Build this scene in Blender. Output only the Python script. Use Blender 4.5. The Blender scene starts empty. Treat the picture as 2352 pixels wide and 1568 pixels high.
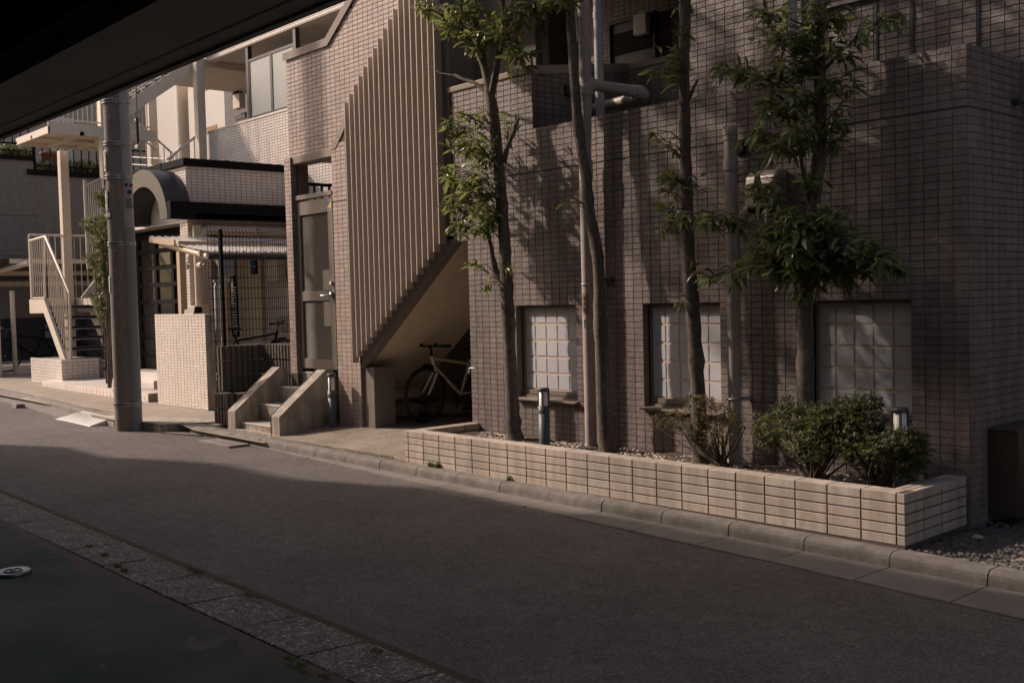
import bpy, bmesh, math, random
from math import radians, sin, cos, pi, hypot, sqrt
from mathutils import Vector, Matrix
R_ = random.Random(7)
sc = bpy.context.scene
COL = sc.collection
# ------------------------------------------------------------------ camera, sky, sun, exposure
CAM = Vector((3.1665, -6.8808, 1.6247))
YAW, PITCH, ROLL = radians(47.994), radians(2.3807), radians(-1.4632)
fwd = Vector((-sin(YAW)*cos(PITCH), cos(YAW)*cos(PITCH), -sin(PITCH)))
rgt = Vector((cos(YAW), sin(YAW), 0)); upv = rgt.cross(fwd)
r2 = cos(ROLL)*rgt + sin(ROLL)*upv; u2 = -sin(ROLL)*rgt + cos(ROLL)*upv
cd = bpy.data.cameras.new('camera'); cam = bpy.data.objects.new('camera', cd); COL.objects.link(cam)
cam.matrix_world = Matrix((( r2.x,u2.x,-fwd.x,CAM.x),( r2.y,u2.y,-fwd.y,CAM.y),( r2.z,u2.z,-fwd.z,CAM.z),(0,0,0,1)))
cd.sensor_width = 36; cd.lens = 4255/4096*36; cd.clip_start = .05; cd.clip_end = 500
sc.camera = cam
SUND = Vector((1.85, 1.0, -1.5)).normalized()          # the way the light travels
elev = math.asin(-SUND.z)
w = bpy.data.worlds.new('World'); sc.world = w; w.use_nodes = True
nt = w.node_tree; bg = nt.nodes['Background']; sky = nt.nodes.new('ShaderNodeTexSky')
sky.sky_type = 'NISHITA'; sky.sun_disc = False; sky.sun_elevation = elev
sky.sun_rotation = math.atan2(-SUND.x, -SUND.y); sky.dust_density = 3.0; sky.air_density = 1.0
nt.links.new(sky.outputs[0], bg.inputs[0]); bg.inputs[1].default_value = .15
sl = bpy.data.lights.new('sun', 'SUN'); sl.energy = 3.6; sl.angle = radians(1.4); sl.color = (1.0, .93, .86)
so = bpy.data.objects.new('sun', sl); COL.objects.link(so); so.location = (-12, -12, 18)
so.rotation_euler = SUND.to_track_quat('-Z', 'Y').to_euler()
vs = sc.view_settings; vs.view_transform = 'Standard'; vs.look = 'None'; vs.gamma = 1; vs.use_curve_mapping = False
vs.exposure = .22
try:
    vs.use_white_balance = True; vs.white_balance_temperature = 7300; vs.white_balance_tint = 18
except Exception: pass

FP = 4255/4096*2352
def ray(px, py): return fwd + r2*((px-1176)/FP) - u2*((py-784)/FP)
def A(px, py, x=None, y=None, z=None):                 # a point of the place: where the sight line meets a known plane
    d = ray(px, py)
    t = (x-CAM.x)/d.x if x is not None else (y-CAM.y)/d.y if y is not None else (z-CAM.z)/d.z
    return CAM + d*t
def H(x): return .026-.0079*x                          # the street climbs gently to the left
def PX(p):
    v = Vector(p)-CAM; q = v.dot(fwd)
    return (1176+FP*v.dot(r2)/q, 784-FP*v.dot(u2)/q, q)

# ------------------------------------------------------------------ object helpers
W0 = {}
def thing(name, label, cat, loc=(0,0,0), group=None, kind=None):
    o = bpy.data.objects.new(name, None); COL.objects.link(o); o.location = loc; o.empty_display_size = .1
    o['label'] = label; o['category'] = cat
    if group: o['group'] = group
    if kind: o['kind'] = kind
    W0[o] = Vector(loc); return o
class MB:
    def __init__(s): s.v = []; s.f = []; s.sm = []
    def add(s, vs_, fs, smooth=False):
        b = len(s.v); s.v += [tuple(v) for v in vs_]
        s.f += [tuple(b+i for i in f) for f in fs]; s.sm += [smooth]*len(fs); return s
    def pts8(s, p): return s.add(p, [(0,3,2,1),(4,5,6,7),(0,1,5,4),(1,2,6,5),(2,3,7,6),(3,0,4,7)])
    def box(s, x0, x1, y0, y1, z0, z1): return s.pts8([(x0,y0,z0),(x1,y0,z0),(x1,y1,z0),(x0,y1,z0),(x0,y0,z1),(x1,y0,z1),(x1,y1,z1),(x0,y1,z1)])
    def prism(s, poly, ax, a, b):                      # poly in the plane across axis ax, from a to b
        def m(p, t): return (t,p[0],p[1]) if ax=='x' else (p[0],t,p[1]) if ax=='y' else (p[0],p[1],t)
        n = len(poly)
        return s.add([m(p,a) for p in poly]+[m(p,b) for p in poly],
            [tuple(range(n)), tuple(range(2*n-1,n-1,-1))]+[(i,(i+1)%n,n+(i+1)%n,n+i) for i in range(n)])
    def tube(s, path, rad, seg=8, cap=True, smooth=True):
        P = [Vector(p) for p in path]; n = len(P); rr = rad if isinstance(rad,(list,tuple)) else [rad]*n
        vs_=[]; u = None
        for i,p in enumerate(P):
            t = (P[min(i+1,n-1)]-P[max(i-1,0)]).normalized()
            if u is None:
                u = t.cross(Vector((0,0,1)));  u = u if u.length>.01 else t.cross(Vector((1,0,0)))
            u = (u - t*u.dot(t)).normalized(); w_ = t.cross(u)
            vs_ += [p+(u*cos(2*pi*k/seg)+w_*sin(2*pi*k/seg))*rr[i] for k in range(seg)]
        fs = [(i*seg+k, i*seg+(k+1)%seg, (i+1)*seg+(k+1)%seg, (i+1)*seg+k) for i in range(n-1) for k in range(seg)]
        s.add(vs_, fs, smooth)
        if cap: s.add(vs_[:seg],[tuple(range(seg-1,-1,-1))]); s.add(vs_[-seg:],[tuple(range(seg))])
        return s
    def bar(s, a, b, w_, h, up=(0,0,1)):               # a rectangular bar between two points
        a=Vector(a); b=Vector(b); t=(b-a).normalized(); sd=t.cross(Vector(up)).normalized()*w_/2; uu=sd.cross(t).normalized()*h/2
        return s.pts8([a-sd-uu,a+sd-uu,b+sd-uu,b-sd-uu,a-sd+uu,a+sd+uu,b+sd+uu,b-sd+uu])
    def lathe(s, c, prof, seg=20, smooth=True):
        c=Vector(c); vs_=[c+Vector((r*cos(2*pi*k/seg), r*sin(2*pi*k/seg), z)) for r,z in prof for k in range(seg)]; n=len(prof)
        return s.add(vs_,[(i*seg+k,i*seg+(k+1)%seg,(i+1)*seg+(k+1)%seg,(i+1)*seg+k) for i in range(n-1) for k in range(seg)],smooth)
    def torus(s, c, ax1, ax2, R, r, seg=28, ss=6):
        c=Vector(c); ax1=Vector(ax1); ax2=Vector(ax2); n=ax1.cross(ax2)
        vs_=[]
        for i in range(seg):
            d=ax1*cos(2*pi*i/seg)+ax2*sin(2*pi*i/seg)
            vs_+=[c+d*(R+r*cos(2*pi*j/ss))+n*r*sin(2*pi*j/ss) for j in range(ss)]
        return s.add(vs_,[(i*ss+j,((i+1)%seg)*ss+j,((i+1)%seg)*ss+(j+1)%ss,i*ss+(j+1)%ss) for i in range(seg) for j in range(ss)],True)
    def mesh(s, name):
        me = bpy.data.meshes.new(name); me.from_pydata(s.v, [], s.f)
        me.polygons.foreach_set('use_smooth', s.sm); me.validate(); me.update(); return me
def ob(name, mb, mat, parent=None, bevel=0, label=None, kind=None, cat=None, group=None):
    me = mb if isinstance(mb, bpy.types.Mesh) else mb.mesh(name)
    if mat and not me.materials: me.materials.append(mat)
    o = bpy.data.objects.new(name, me); COL.objects.link(o)
    if parent is not None: o.parent = parent; o.location = -W0[parent]
    W0[o] = Vector((0,0,0))
    if bevel:
        b = o.modifiers.new('bevel','BEVEL'); b.width = bevel; b.segments = 2; b.limit_method='ANGLE'
    for k,v_ in (('label',label),('kind',kind),('category',cat),('group',group)):
        if v_: o[k]=v_
    return o
def fix_normals(me):
    bm = bmesh.new(); bm.from_mesh(me); bmesh.ops.recalc_face_normals(bm, faces=bm.faces); bm.to_mesh(me); bm.free(); return me

# ------------------------------------------------------------------ materials
def nodes(name):
    m = bpy.data.materials.new(name); m.use_nodes = True; n = m.node_tree
    return m, n, n.nodes['Principled BSDF']
def N(n, t, **k):
    x = n.nodes.new(t)
    for a,b in k.items(): setattr(x,a,b)
    return x
def noise(n, co, scale, detail=4, rough=.55):
    t = N(n,'ShaderNodeTexNoise'); t.inputs['Scale'].default_value=scale; t.inputs['Detail'].default_value=detail; t.inputs['Roughness'].default_value=rough
    n.links.new(co, t.inputs['Vector']); return t.outputs['Fac']
def ramp(n, fac, stops):
    r = N(n,'ShaderNodeValToRGB'); e = r.color_ramp.elements
    while len(e)<len(stops): e.new(.5)
    for i,(p,c) in enumerate(stops): e[i].position=p; e[i].color=(c if len(c)==4 else (*c,1))
    n.links.new(fac, r.inputs[0]); return r.outputs[0]
def mix(n, a, b, f, mode='MIX'):
    x = N(n,'ShaderNodeMix', data_type='RGBA', blend_type=mode)
    for s_,v_ in ((6,a),(7,b)):
        if isinstance(v_,(tuple,list)): x.inputs[s_].default_value=(*v_,1) if len(v_)==3 else v_
        else: n.links.new(v_, x.inputs[s_])
    if isinstance(f,(int,float)): x.inputs[0].default_value=f
    else: n.links.new(f, x.inputs[0])
    return x.outputs[2]
def bump(n, b, h, st, dist=.01):
    x = N(n,'ShaderNodeBump'); x.inputs['Strength'].default_value=st; x.inputs['Distance'].default_value=dist
    n.links.new(h, x.inputs['Height']); n.links.new(x.outputs[0], b.inputs['Normal'])
def grey(v): return (v,v,v)
def M_tile(name, c, var=.12, rough=.55, grain=60, gs=.25, dirt=.25, dist=.004, streak=.0):
    m,n,b = nodes(name)
    g = N(n,'ShaderNodeNewGeometry'); oi = N(n,'ShaderNodeObjectInfo'); co = g.outputs['Position']
    ad = N(n,'ShaderNodeMath', operation='ADD'); n.links.new(g.outputs['Random Per Island'],ad.inputs[0]); n.links.new(oi.outputs['Random'],ad.inputs[1])
    fr = N(n,'ShaderNodeMath', operation='FRACT'); n.links.new(ad.outputs[0],fr.inputs[0])
    lo = tuple(x*(1-var) for x in c); hi = tuple(min(1,x*(1+var*.8)) for x in c); mid=(c[0]*1.02,c[1]*.96,c[2]*.93)
    col = ramp(n, fr.outputs[0], [(0,lo),(.5,mid),(1,hi)])
    big = ramp(n, noise(n,co,1.3,5,.65), [(.3,grey(1-dirt)),(.65,grey(1))])
    col = mix(n, col, big, 1, 'MULTIPLY')
    if streak:
        mp = N(n,'ShaderNodeMapping'); mp.inputs['Scale'].default_value=(1,1,.12); n.links.new(co,mp.inputs[0])
        st = ramp(n, noise(n,mp.outputs[0],11,5,.65), [(.40,grey(1-streak)),(.60,grey(1))]); col = mix(n,col,st,1,'MULTIPLY')
    fine = ramp(n, noise(n,co,grain*3,2), [(.3,grey(.86)),(.7,grey(1.06))])
    col = mix(n, col, fine, 1, 'MULTIPLY'); n.links.new(col,b.inputs['Base Color'])
    b.inputs['Roughness'].default_value=rough; b.inputs['Specular IOR Level'].default_value=.35
    bump(n,b,noise(n,co,grain,3,.6),gs,dist); return m
def M_plain(name, c, rough=.6, metal=0, var=.1, scale=8, bs=.1, bscale=60, spec=.4, streak=0):
    m,n,b = nodes(name); g = N(n,'ShaderNodeNewGeometry'); co=g.outputs['Position']
    col = ramp(n, noise(n,co,scale,5,.65), [(.3,tuple(x*(1-var) for x in c)),(.7,tuple(min(1,x*(1+var)) for x in c))])
    if streak:
        mp = N(n,'ShaderNodeMapping'); mp.inputs['Scale'].default_value=(1,1,.09); n.links.new(co,mp.inputs[0])
        st = ramp(n, noise(n,mp.outputs[0],14,4,.6), [(.42,grey(1-streak)),(.62,grey(1))]); col = mix(n,col,st,1,'MULTIPLY')
    n.links.new(col,b.inputs['Base Color']); b.inputs['Roughness'].default_value=rough; b.inputs['Metallic'].default_value=metal
    b.inputs['Specular IOR Level'].default_value=spec
    if bs: bump(n,b,noise(n,co,bscale,4,.6),bs,.004)
    return m
def M_leaf(name, dark, light, rough=.32, tr=.35):
    m,n,b = nodes(name); g = N(n,'ShaderNodeNewGeometry'); oi=N(n,'ShaderNodeObjectInfo')
    ad = N(n,'ShaderNodeMath', operation='ADD'); n.links.new(g.outputs['Random Per Island'],ad.inputs[0]); n.links.new(oi.outputs['Random'],ad.inputs[1])
    fr = N(n,'ShaderNodeMath', operation='FRACT'); n.links.new(ad.outputs[0],fr.inputs[0])
    col = ramp(n, fr.outputs[0], [(0,dark),(.75,tuple((a+b_)/2 for a,b_ in zip(dark,light))),(1,light)])
    n.links.new(col,b.inputs['Base Color']); b.inputs['Roughness'].default_value=rough; b.inputs['Specular IOR Level'].default_value=.5
    tl = N(n,'ShaderNodeBsdfTranslucent'); c2 = mix(n,col,(1.0,1.0,.35),.45,'MIX'); c3=mix(n,c2,grey(.42),1,'MULTIPLY'); n.links.new(c3,tl.inputs[0])
    mx = N(n,'ShaderNodeMixShader'); mx.inputs[0].default_value=tr
    n.links.new(b.outputs[0],mx.inputs[1]); n.links.new(tl.outputs[0],mx.inputs[2])
    n.links.new(mx.outputs[0], n.nodes['Material Output'].inputs[0]); return m
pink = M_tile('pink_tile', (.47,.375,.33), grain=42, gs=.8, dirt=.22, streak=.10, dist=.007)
pink_shaded = M_tile('pink_tile_shaded', (.27,.225,.208), var=.10, grain=42, gs=.8, dirt=.38, streak=.25, dist=.007)  # same tile as pink, darkened so shade is painted into its colour
white = M_tile('white_tile', (.70,.635,.58), var=.06, grain=30, gs=.06, dirt=.1, rough=.4)
planter_t = M_tile('planter_tile', (.57,.49,.42), var=.08, grain=90, gs=.15, dirt=.28, rough=.6, streak=.24)
_m,_n,_b = planter_t, planter_t.node_tree, planter_t.node_tree.nodes['Principled BSDF']
grout = M_plain('grout_dark', (.085,.072,.064), .9)
groutw = M_plain('grout_grey', (.20,.18,.165), .9)
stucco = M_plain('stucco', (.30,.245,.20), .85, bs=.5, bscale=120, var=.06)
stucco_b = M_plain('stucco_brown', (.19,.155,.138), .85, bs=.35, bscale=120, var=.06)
soffm = M_plain('soffit_cream', (.62,.53,.42), .9, bs=.5, bscale=150, var=.05)
cream = M_plain('cream_paint', (.60,.52,.42), .45, var=.04, bs=.02)
greystucco = M_plain('grey_stucco', (.17,.155,.145), .95, var=.14, bs=.5, bscale=90)
whitestucco = M_plain('white_stucco', (.62,.56,.50), .9, var=.04, bs=.3, bscale=90)
finm = M_plain('fin_paint', (.40,.335,.29), .5, var=.03, bs=.03)
bronze = M_plain('bronze_aluminium', (.20,.165,.14), .5, metal=.1, var=.04, bs=0)
black = M_plain('black_metal', (.009,.008,.009), .65, var=.1, bs=0, spec=.06)
blackr = M_plain('black_rubber', (.010,.010,.010), .7, var=.1, bs=0)
dsteel = M_plain('dark_steel', (.05,.052,.058), .55, metal=.1, var=.1, bs=0)
galv = M_plain('galvanised', (.36,.36,.37), .4, metal=.7, var=.15, scale=30, bs=0)
pipem = M_plain('pipe_taupe', (.40,.345,.315), .5, var=.1, scale=6, bs=.03, streak=.12)
concrete = M_plain('concrete', (.40,.345,.285), .9, var=.22, scale=5, bs=.35, bscale=70, streak=.35)
kerbm = M_plain('kerb_concrete', (.175,.155,.135), .92, var=.3, scale=9, bs=1.0, bscale=90)
gutterm = M_plain('gutter_concrete', (.19,.168,.148), .92, var=.2, scale=4, bs=.3, bscale=80)
polem = M_plain('pole_concrete', (.21,.178,.155), .9, var=.22, scale=22, bs=.25, bscale=90, streak=.1)
pvc = M_plain('pvc_grey', (.34,.33,.34), .4, var=.05, bs=0)
pvcd = M_plain('pvc_green_grey', (.22,.235,.225), .5, var=.05, bs=0)
labelm = M_plain('label_white', (.62,.60,.55), .5, var=.03, bs=0)
inkm = M_plain('ink_black', (.02,.02,.03), .6, var=.03, bs=0)
navy = M_plain('label_navy', (.02,.03,.09), .5, bs=0)
bluem = M_plain('sticker_blue', (.02,.07,.35), .4, bs=0); yellowm = M_plain('sticker_yellow', (.75,.55,.03), .4, bs=0)
orangem = M_plain('orange_plastic', (.55,.19,.02), .5, bs=0)
redm = M_plain('red_paint', (.45,.012,.02), .5, bs=0)
steelbox = M_plain('dark_stainless', (.16,.13,.11), .32, metal=.8, var=.15, scale=3, bs=0)
chrome = M_plain('chrome', (.6,.58,.56), .25, metal=.95, bs=0)
splitface = M_plain('split_face_block', (.12,.098,.082), .97, var=.3, scale=25, bs=1.0, bscale=55)
soilm = M_plain('soil', (.075,.052,.036), 1, var=.4, scale=40, bs=.9, bscale=60)
pebm = M_tile('pebble', (.40,.35,.29), var=.35, grain=50, gs=.2, dirt=.1, rough=.7)
gravm = M_tile('gravel_stone', (.085,.078,.075), var=.4, grain=60, gs=.3, dirt=.1, rough=.75)
spikem = M_plain('spike_plastic', (.02,.02,.022), .4, bs=0)
woodm = M_plain('wood', (.30,.17,.08), .7, var=.2, scale=14)
greyfloor = M_plain('deck_grey', (.13,.14,.16), .5, metal=.2, var=.08, bs=0)
sackm = M_plain('sack_cloth', (.30,.265,.235), .95, var=.3, scale=12, bs=.8, bscale=40)
barkm = M_plain('bark', (.15,.122,.10), .95, var=.45, scale=26, bs=1.0, bscale=55, streak=.35)
twigm = M_plain('twig', (.10,.075,.055), .9, var=.2, bs=.2)
lampm = M_plain('lamp_diffuser', (.85,.80,.73), .4, var=.02, bs=0)
bollm = M_plain('bollard_grey', (.075,.08,.092), .5, metal=.3, var=.05, bs=0)
leafA = M_leaf('leaf_green', (.04,.078,.02), (.15,.22,.05), tr=.5, rough=.28)
leafB = M_leaf('leaf_dark', (.055,.095,.04), (.20,.27,.11), tr=.42, rough=.25)
leafS = M_leaf('leaf_azalea', (.07,.105,.04), (.19,.215,.095), rough=.5)
leafR = M_leaf('leaf_reddish', (.08,.07,.035), (.26,.14,.07), rough=.5)
grassm = M_leaf('grass_blade', (.07,.13,.02), (.17,.25,.05), rough=.6)
def M_glass(name, c, rough, alpha=.35):
    m,n,b = nodes(name); b.inputs['Base Color'].default_value=(*c,1); b.inputs['Roughness'].default_value=rough
    b.inputs['Specular IOR Level'].default_value=.6; b.inputs['Alpha'].default_value=alpha; return m
def M_blockglass():
    m,n,b = nodes('frosted_block'); tc=N(n,'ShaderNodeNewGeometry')
    col = ramp(n, noise(n,tc.outputs['Position'],3,3), [(.3,(.47,.47,.49)),(.7,(.57,.57,.585))])
    n.links.new(col,b.inputs['Base Color']); b.inputs['Roughness'].default_value=.22; b.inputs['Specular IOR Level'].default_value=.5
    return m
blockg = M_blockglass()
jointm = M_plain('window_joint', (.50,.42,.345), .6, bs=0)
frost = M_plain('frosted_glass', (.26,.27,.25), .35, var=.06, scale=3, bs=0, spec=.6)
paneg = M_glass('door_glass', (.06,.055,.05), .05, .3)
def M_asphalt():
    m,n,b = nodes('asphalt'); g=N(n,'ShaderNodeNewGeometry'); co=g.outputs['Position']
    c = ramp(n, noise(n,co,.8,6,.6), [(.3,(.150,.130,.120)),(.7,(.205,.182,.167))])
    v = N(n,'ShaderNodeTexVoronoi'); v.inputs['Scale'].default_value=105; n.links.new(co,v.inputs['Vector'])
    sp = ramp(n, v.outputs['Color'], [(.0,grey(.45)),(.35,grey(.85)),(.8,grey(1.1)),(.95,grey(1.5)),(1,grey(3.0))])
    pa = ramp(n, noise(n,co,9,6,.7), [(.32,grey(.80)),(.68,grey(1.15))]); c = mix(n,c,pa,1,'MULTIPLY'); c = mix(n,c,sp,1,'MULTIPLY')
    f = ramp(n, noise(n,co,60,3,.7), [(.3,grey(.72)),(.7,grey(1.22))]); c = mix(n,c,f,1,'MULTIPLY')
    n.links.new(c,b.inputs['Base Color']); b.inputs['Roughness'].default_value=.85; b.inputs['Specular IOR Level'].default_value=.3
    mp = N(n,'ShaderNodeMath',operation='ADD'); n.links.new(noise(n,co,120,3,.7),mp.inputs[0]); n.links.new(noise(n,co,30,3,.6),mp.inputs[1])
    bump(n,b,mp.outputs[0],1.0,.014); return m
def M_aggregate():
    m,n,b = nodes('exposed_aggregate'); g=N(n,'ShaderNodeNewGeometry'); co=g.outputs['Position']
    v = N(n,'ShaderNodeTexVoronoi'); v.inputs['Scale'].default_value=55; n.links.new(co,v.inputs['Vector'])
    c = ramp(n, v.outputs['Color'], [(0,(.14,.12,.10)),(.5,(.23,.20,.17)),(.8,(.36,.315,.27)),(1,(.70,.62,.52))])
    edge = ramp(n, v.outputs['Distance'], [(.25,grey(1)),(.6,grey(.4))]); c = mix(n,c,edge,1,'MULTIPLY')
    d = ramp(n, noise(n,co,5,5), [(.35,grey(.7)),(.65,grey(1.1))]); c=mix(n,c,d,1,'MULTIPLY')
    n.links.new(c,b.inputs['Base Color']); b.inputs['Roughness'].default_value=.85
    inv=N(n,'ShaderNodeMath',operation='SUBTRACT'); inv.inputs[0].default_value=1; n.links.new(v.outputs['Distance'],inv.inputs[1]); bump(n,b,inv.outputs[0],.8,.01); return m
def M_greenfloor():
    m,n,b = nodes('green_floor_paint'); g=N(n,'ShaderNodeNewGeometry'); co=g.outputs['Position']
    c = ramp(n, noise(n,co,1.1,6,.6), [(.36,(.018,.042,.026)),(.5,(.045,.058,.047)),(.64,(.078,.078,.066))])
    wear = ramp(n, noise(n,co,3.2,8,.62), [(.625,grey(0)),(.64,grey(1))]); c = mix(n,c,(.10,.088,.070),wear)
    # paint gone along the street edge
    sx = N(n,'ShaderNodeSeparateXYZ'); n.links.new(co,sx.inputs[0])
    ad=N(n,'ShaderNodeMath',operation='MULTIPLY_ADD'); n.links.new(noise(n,co,5,6,.65),ad.inputs[0]); ad.inputs[1].default_value=.55; n.links.new(sx.outputs[1],ad.inputs[2])
    e = ramp(n, ad.outputs[0], [(0,grey(0)),(1,grey(1))]); e_=e.node; mr=N(n,'ShaderNodeMapRange'); n.links.new(ad.outputs[0],mr.inputs[0]); mr.inputs[1].default_value=-4.19; mr.inputs[2].default_value=-4.16
    c = mix(n,c,(.09,.07,.055),mr.outputs[0])
    n.links.new(c,b.inputs['Base Color']); b.inputs['Roughness'].default_value=.8; b.inputs['Specular IOR Level'].default_value=.15
    bump(n,b,noise(n,co,14,6,.6),.25,.01); return m
def M_apron():
    m,n,b = nodes('washed_concrete'); g=N(n,'ShaderNodeNewGeometry'); co=g.outputs['Position']
    c = ramp(n, noise(n,co,2.2,6,.6), [(.3,(.15,.12,.085)),(.55,(.24,.20,.155)),(.7,(.29,.245,.195))])
    v = N(n,'ShaderNodeTexVoronoi'); v.inputs['Scale'].default_value=60; n.links.new(co,v.inputs['Vector'])
    pt = ramp(n, v.outputs['Color'], [(.0,grey(0)),(.80,grey(0)),(.86,grey(1))]); pd = ramp(n, v.outputs['Distance'], [(.32,grey(1)),(.4,grey(0))])
    pm = mix(n, pt, pd, 1,'MULTIPLY'); c = mix(n,c,(.72,.62,.57),pm)
    n.links.new(c,b.inputs['Base Color']); b.inputs['Roughness'].default_value=.85; bump(n,b,noise(n,co,70,4),.35,.006); return m
asphalt=M_asphalt(); aggr=M_aggregate(); greenf=M_greenfloor(); apronm=M_apron()
sidewalkm = M_plain('pavement_concrete', (.27,.225,.18), .92, var=.2, scale=3.5, bs=.35, bscale=60)

# ------------------------------------------------------------------ text as flat print
def text(body, size, mat, parent, org, ux, uy, name='lettering', ext=.0008, align='CENTER'):
    cu = bpy.data.curves.new(name,'FONT'); cu.body=body; cu.size=size; cu.align_x=align; cu.align_y='CENTER'; cu.extrude=ext; cu.space_line=1.0; cu.resolution_u=3
    o = bpy.data.objects.new(name,cu); COL.objects.link(o); dg=bpy.context.evaluated_depsgraph_get(); dg.update()
    me = bpy.data.meshes.new_from_object(o.evaluated_get(dg)); COL.objects.unlink(o); bpy.data.objects.remove(o)
    ux=Vector(ux).normalized(); uy=Vector(uy).normalized(); n_=ux.cross(uy)
    me.transform(Matrix(((ux.x,uy.x,n_.x,org[0]),(ux.y,uy.y,n_.y,org[1]),(ux.z,uy.z,n_.z,org[2]),(0,0,0,1))))
    me.materials.clear(); me.materials.append(mat); return ob(name, me, mat, parent)

# ------------------------------------------------------------------ tile cladding
class Cladding:
    """tiles of one building: the nearest ones in view become objects, the rest one mesh per wall"""
    def __init__(s, gap=.0032): s.t=[]; s.gap=gap; s.cache={}
    def wall(s, parent, mat, plane, c, sgn, u0, nu, du, vtop, nv, dv, inside=None, th=.0045, th_wide=None, uoff0=0):
        # plane 'y': u along x; plane 'x': u along y. sgn = direction the face looks in
        for i in range(nu):
            for j in range(nv):
                uc=u0+du*(i+.5); vc=vtop-dv*(j+.5)
                if inside and not inside(uc,vc,du/2,dv/2): continue
                s.t.append((parent,mat,plane,c,sgn,uc,vc,du-s.gap,dv-s.gap,th))
    @staticmethod
    def M(t):
        _,_,pl,c,sg,u,v,w_,h,th = t
        if pl=='y': X=Vector((1,0,0))*(-sg); O=Vector((u,c,v)); Nn=Vector((0,sg,0))
        else: X=Vector((0,1,0))*sg; O=Vector((c,u,v)); Nn=Vector((sg,0,0))
        Z=Vector((0,0,1))
        return Matrix(((X.x,Z.x,Nn.x,O.x),(X.y,Z.y,Nn.y,O.y),(X.z,Z.z,Nn.z,O.z),(0,0,0,1)))
    @staticmethod
    def shape(w_,h,th,fine):
        a,b=w_/2,h/2; i=.0022
        V=[(-a,-b,-.001),(a,-b,-.001),(a,b,-.001),(-a,b,-.001)]
        if fine:
            V+=[(-a,-b,th-.002),(a,-b,th-.002),(a,b,th-.002),(-a,b,th-.002)]; k=8
        else: k=4
        V+=[(-a+i,-b+i,th),(a-i,-b+i,th),(a-i,b-i,th),(-a+i,b-i,th)]
        F=[(q,(q+1)%4,4+(q+1)%4,4+q) for q in range(4)]
        if fine: F+=[(4+q,4+(q+1)%4,8+(q+1)%4,8+q) for q in range(4)]
        F.append((k,k+1,k+2,k+3)); return V,F
    def build(s, limit=300, name='tile', sort=True):
        def key(t):
            O=s.M(t).translation; x,y,q=PX(O)
            if q<=0 or not(-20<x<2372 and -20<y<1588): return 1e9
            return q
        ts=sorted(s.t,key=key); near=[t for t in ts[:limit] if key(t)<1e8]; rest=ts[len(near):]
        for t in near:
            par,mat=t[0],t[1]; kk=(mat.name,round(t[7],4),round(t[8],4),t[9])
            if kk not in s.cache:
                V,F=s.shape(t[7],t[8],t[9],True); m_=MB().add(V,F).mesh(name); m_.materials.append(mat); s.cache[kk]=m_
            o=bpy.data.objects.new(name,s.cache[kk]); COL.objects.link(o); o.parent=par
            Mx=s.M(t); jit=Matrix.Translation((0,0,R_.uniform(-.0006,.0006)))@Matrix.Rotation(R_.uniform(-.004,.004),4,'X')@Matrix.Rotation(R_.uniform(-.003,.003),4,'Y')
            Mx=Mx@jit; Mx.translation -= W0[par]; o.matrix_local=Mx
        by={}
        for t in rest: by.setdefault((t[0],t[1]),[]).append(t)
        for (par,mat),l in by.items():
            mb=MB()
            for t in l:
                V,F=s.shape(t[7],t[8],t[9],False); Mx=s.M(t)@Matrix.Rotation(R_.uniform(-.004,.004),4,'X')@Matrix.Rotation(R_.uniform(-.003,.003),4,'Y')
                mb.add([Mx@Vector(v_) for v_ in V],F)
            ob(name+'_cladding', mb, mat, par, kind='stuff')
exec_parts = []

# ================================================================== GROUND
mb=MB(); mb.add([(-80,-40,-.6),(40,-40,-.6),(40,60,-.6),(-80,60,-.6)],[(0,1,2,3)]); ob('ground', mb, sidewalkm, kind='structure')
def strip(xs, ys, zf):                                   # grid sheet with height function
    m_=MB(); V=[(x,y,zf(x,y)) for x in xs for y in ys]; n=len(ys)
    m_.add(V,[(i*n+j,(i+1)*n+j,(i+1)*n+j+1,i*n+j+1) for i in range(len(xs)-1) for j in range(n-1)],True); return m_
def fr(a,b,n): return [a+(b-a)*i/n for i in range(n+1)]
def road_z(x,y):
    t=(y+3.93)/2.6
    return H(x)-.108+.012*max(0,min(1,t))+.030*math.sin(pi*max(0,min(1,t)))+.003*math.sin(x*2.1+y*3)
ob('road', strip(fr(-70,14,240), fr(-3.95,-.9,26), road_z), asphalt, kind='structure')
# far end of the street beyond the gutter on the left keeps going as asphalt
ob('garage_floor', strip(fr(-14,8,60), fr(-12,-4.36,30), lambda x,y: H(x)-.075+.004*math.sin(x*1.3+y)), greenf, kind='structure')
# exposed aggregate gutter blocks on the near side
ob('gutter_dirt', strip(fr(-30,6,120), [-4.40,-4.15,-3.925], lambda x,y: H(x)-.088-.004*(y<-4.2)+(.004 if y>-4 else 0)), soilm, kind='structure')
gt=thing('near_gutter','row of worn exposed aggregate gutter slabs between the asphalt and the green garage floor','gutter',(-2,-4.15,-.08),kind='structure')
x=-30.0; k=0
while x<5:
    L=.60; z0=H(x)-.082; dz=-.0079*L; a=R_.uniform(-.004,.004)
    m_=MB(); y0,y1=-4.35,-3.95
    e_=.007; p=[(x+e_,y0,z0-.1),(x+L-e_,y0,z0-.1),(x+L-e_,y1,z0-.1),(x+e_,y1,z0-.1),(x+e_,y0,z0+.01+a),(x+L-e_,y0,z0+dz+.01+a),(x+L-e_,y1,z0+dz-.004),(x+e_,y1,z0-.004)]
    m_.pts8(p); ob('gutter_slab', m_, aggr, gt, bevel=.006); x+=L; k+=1
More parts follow.
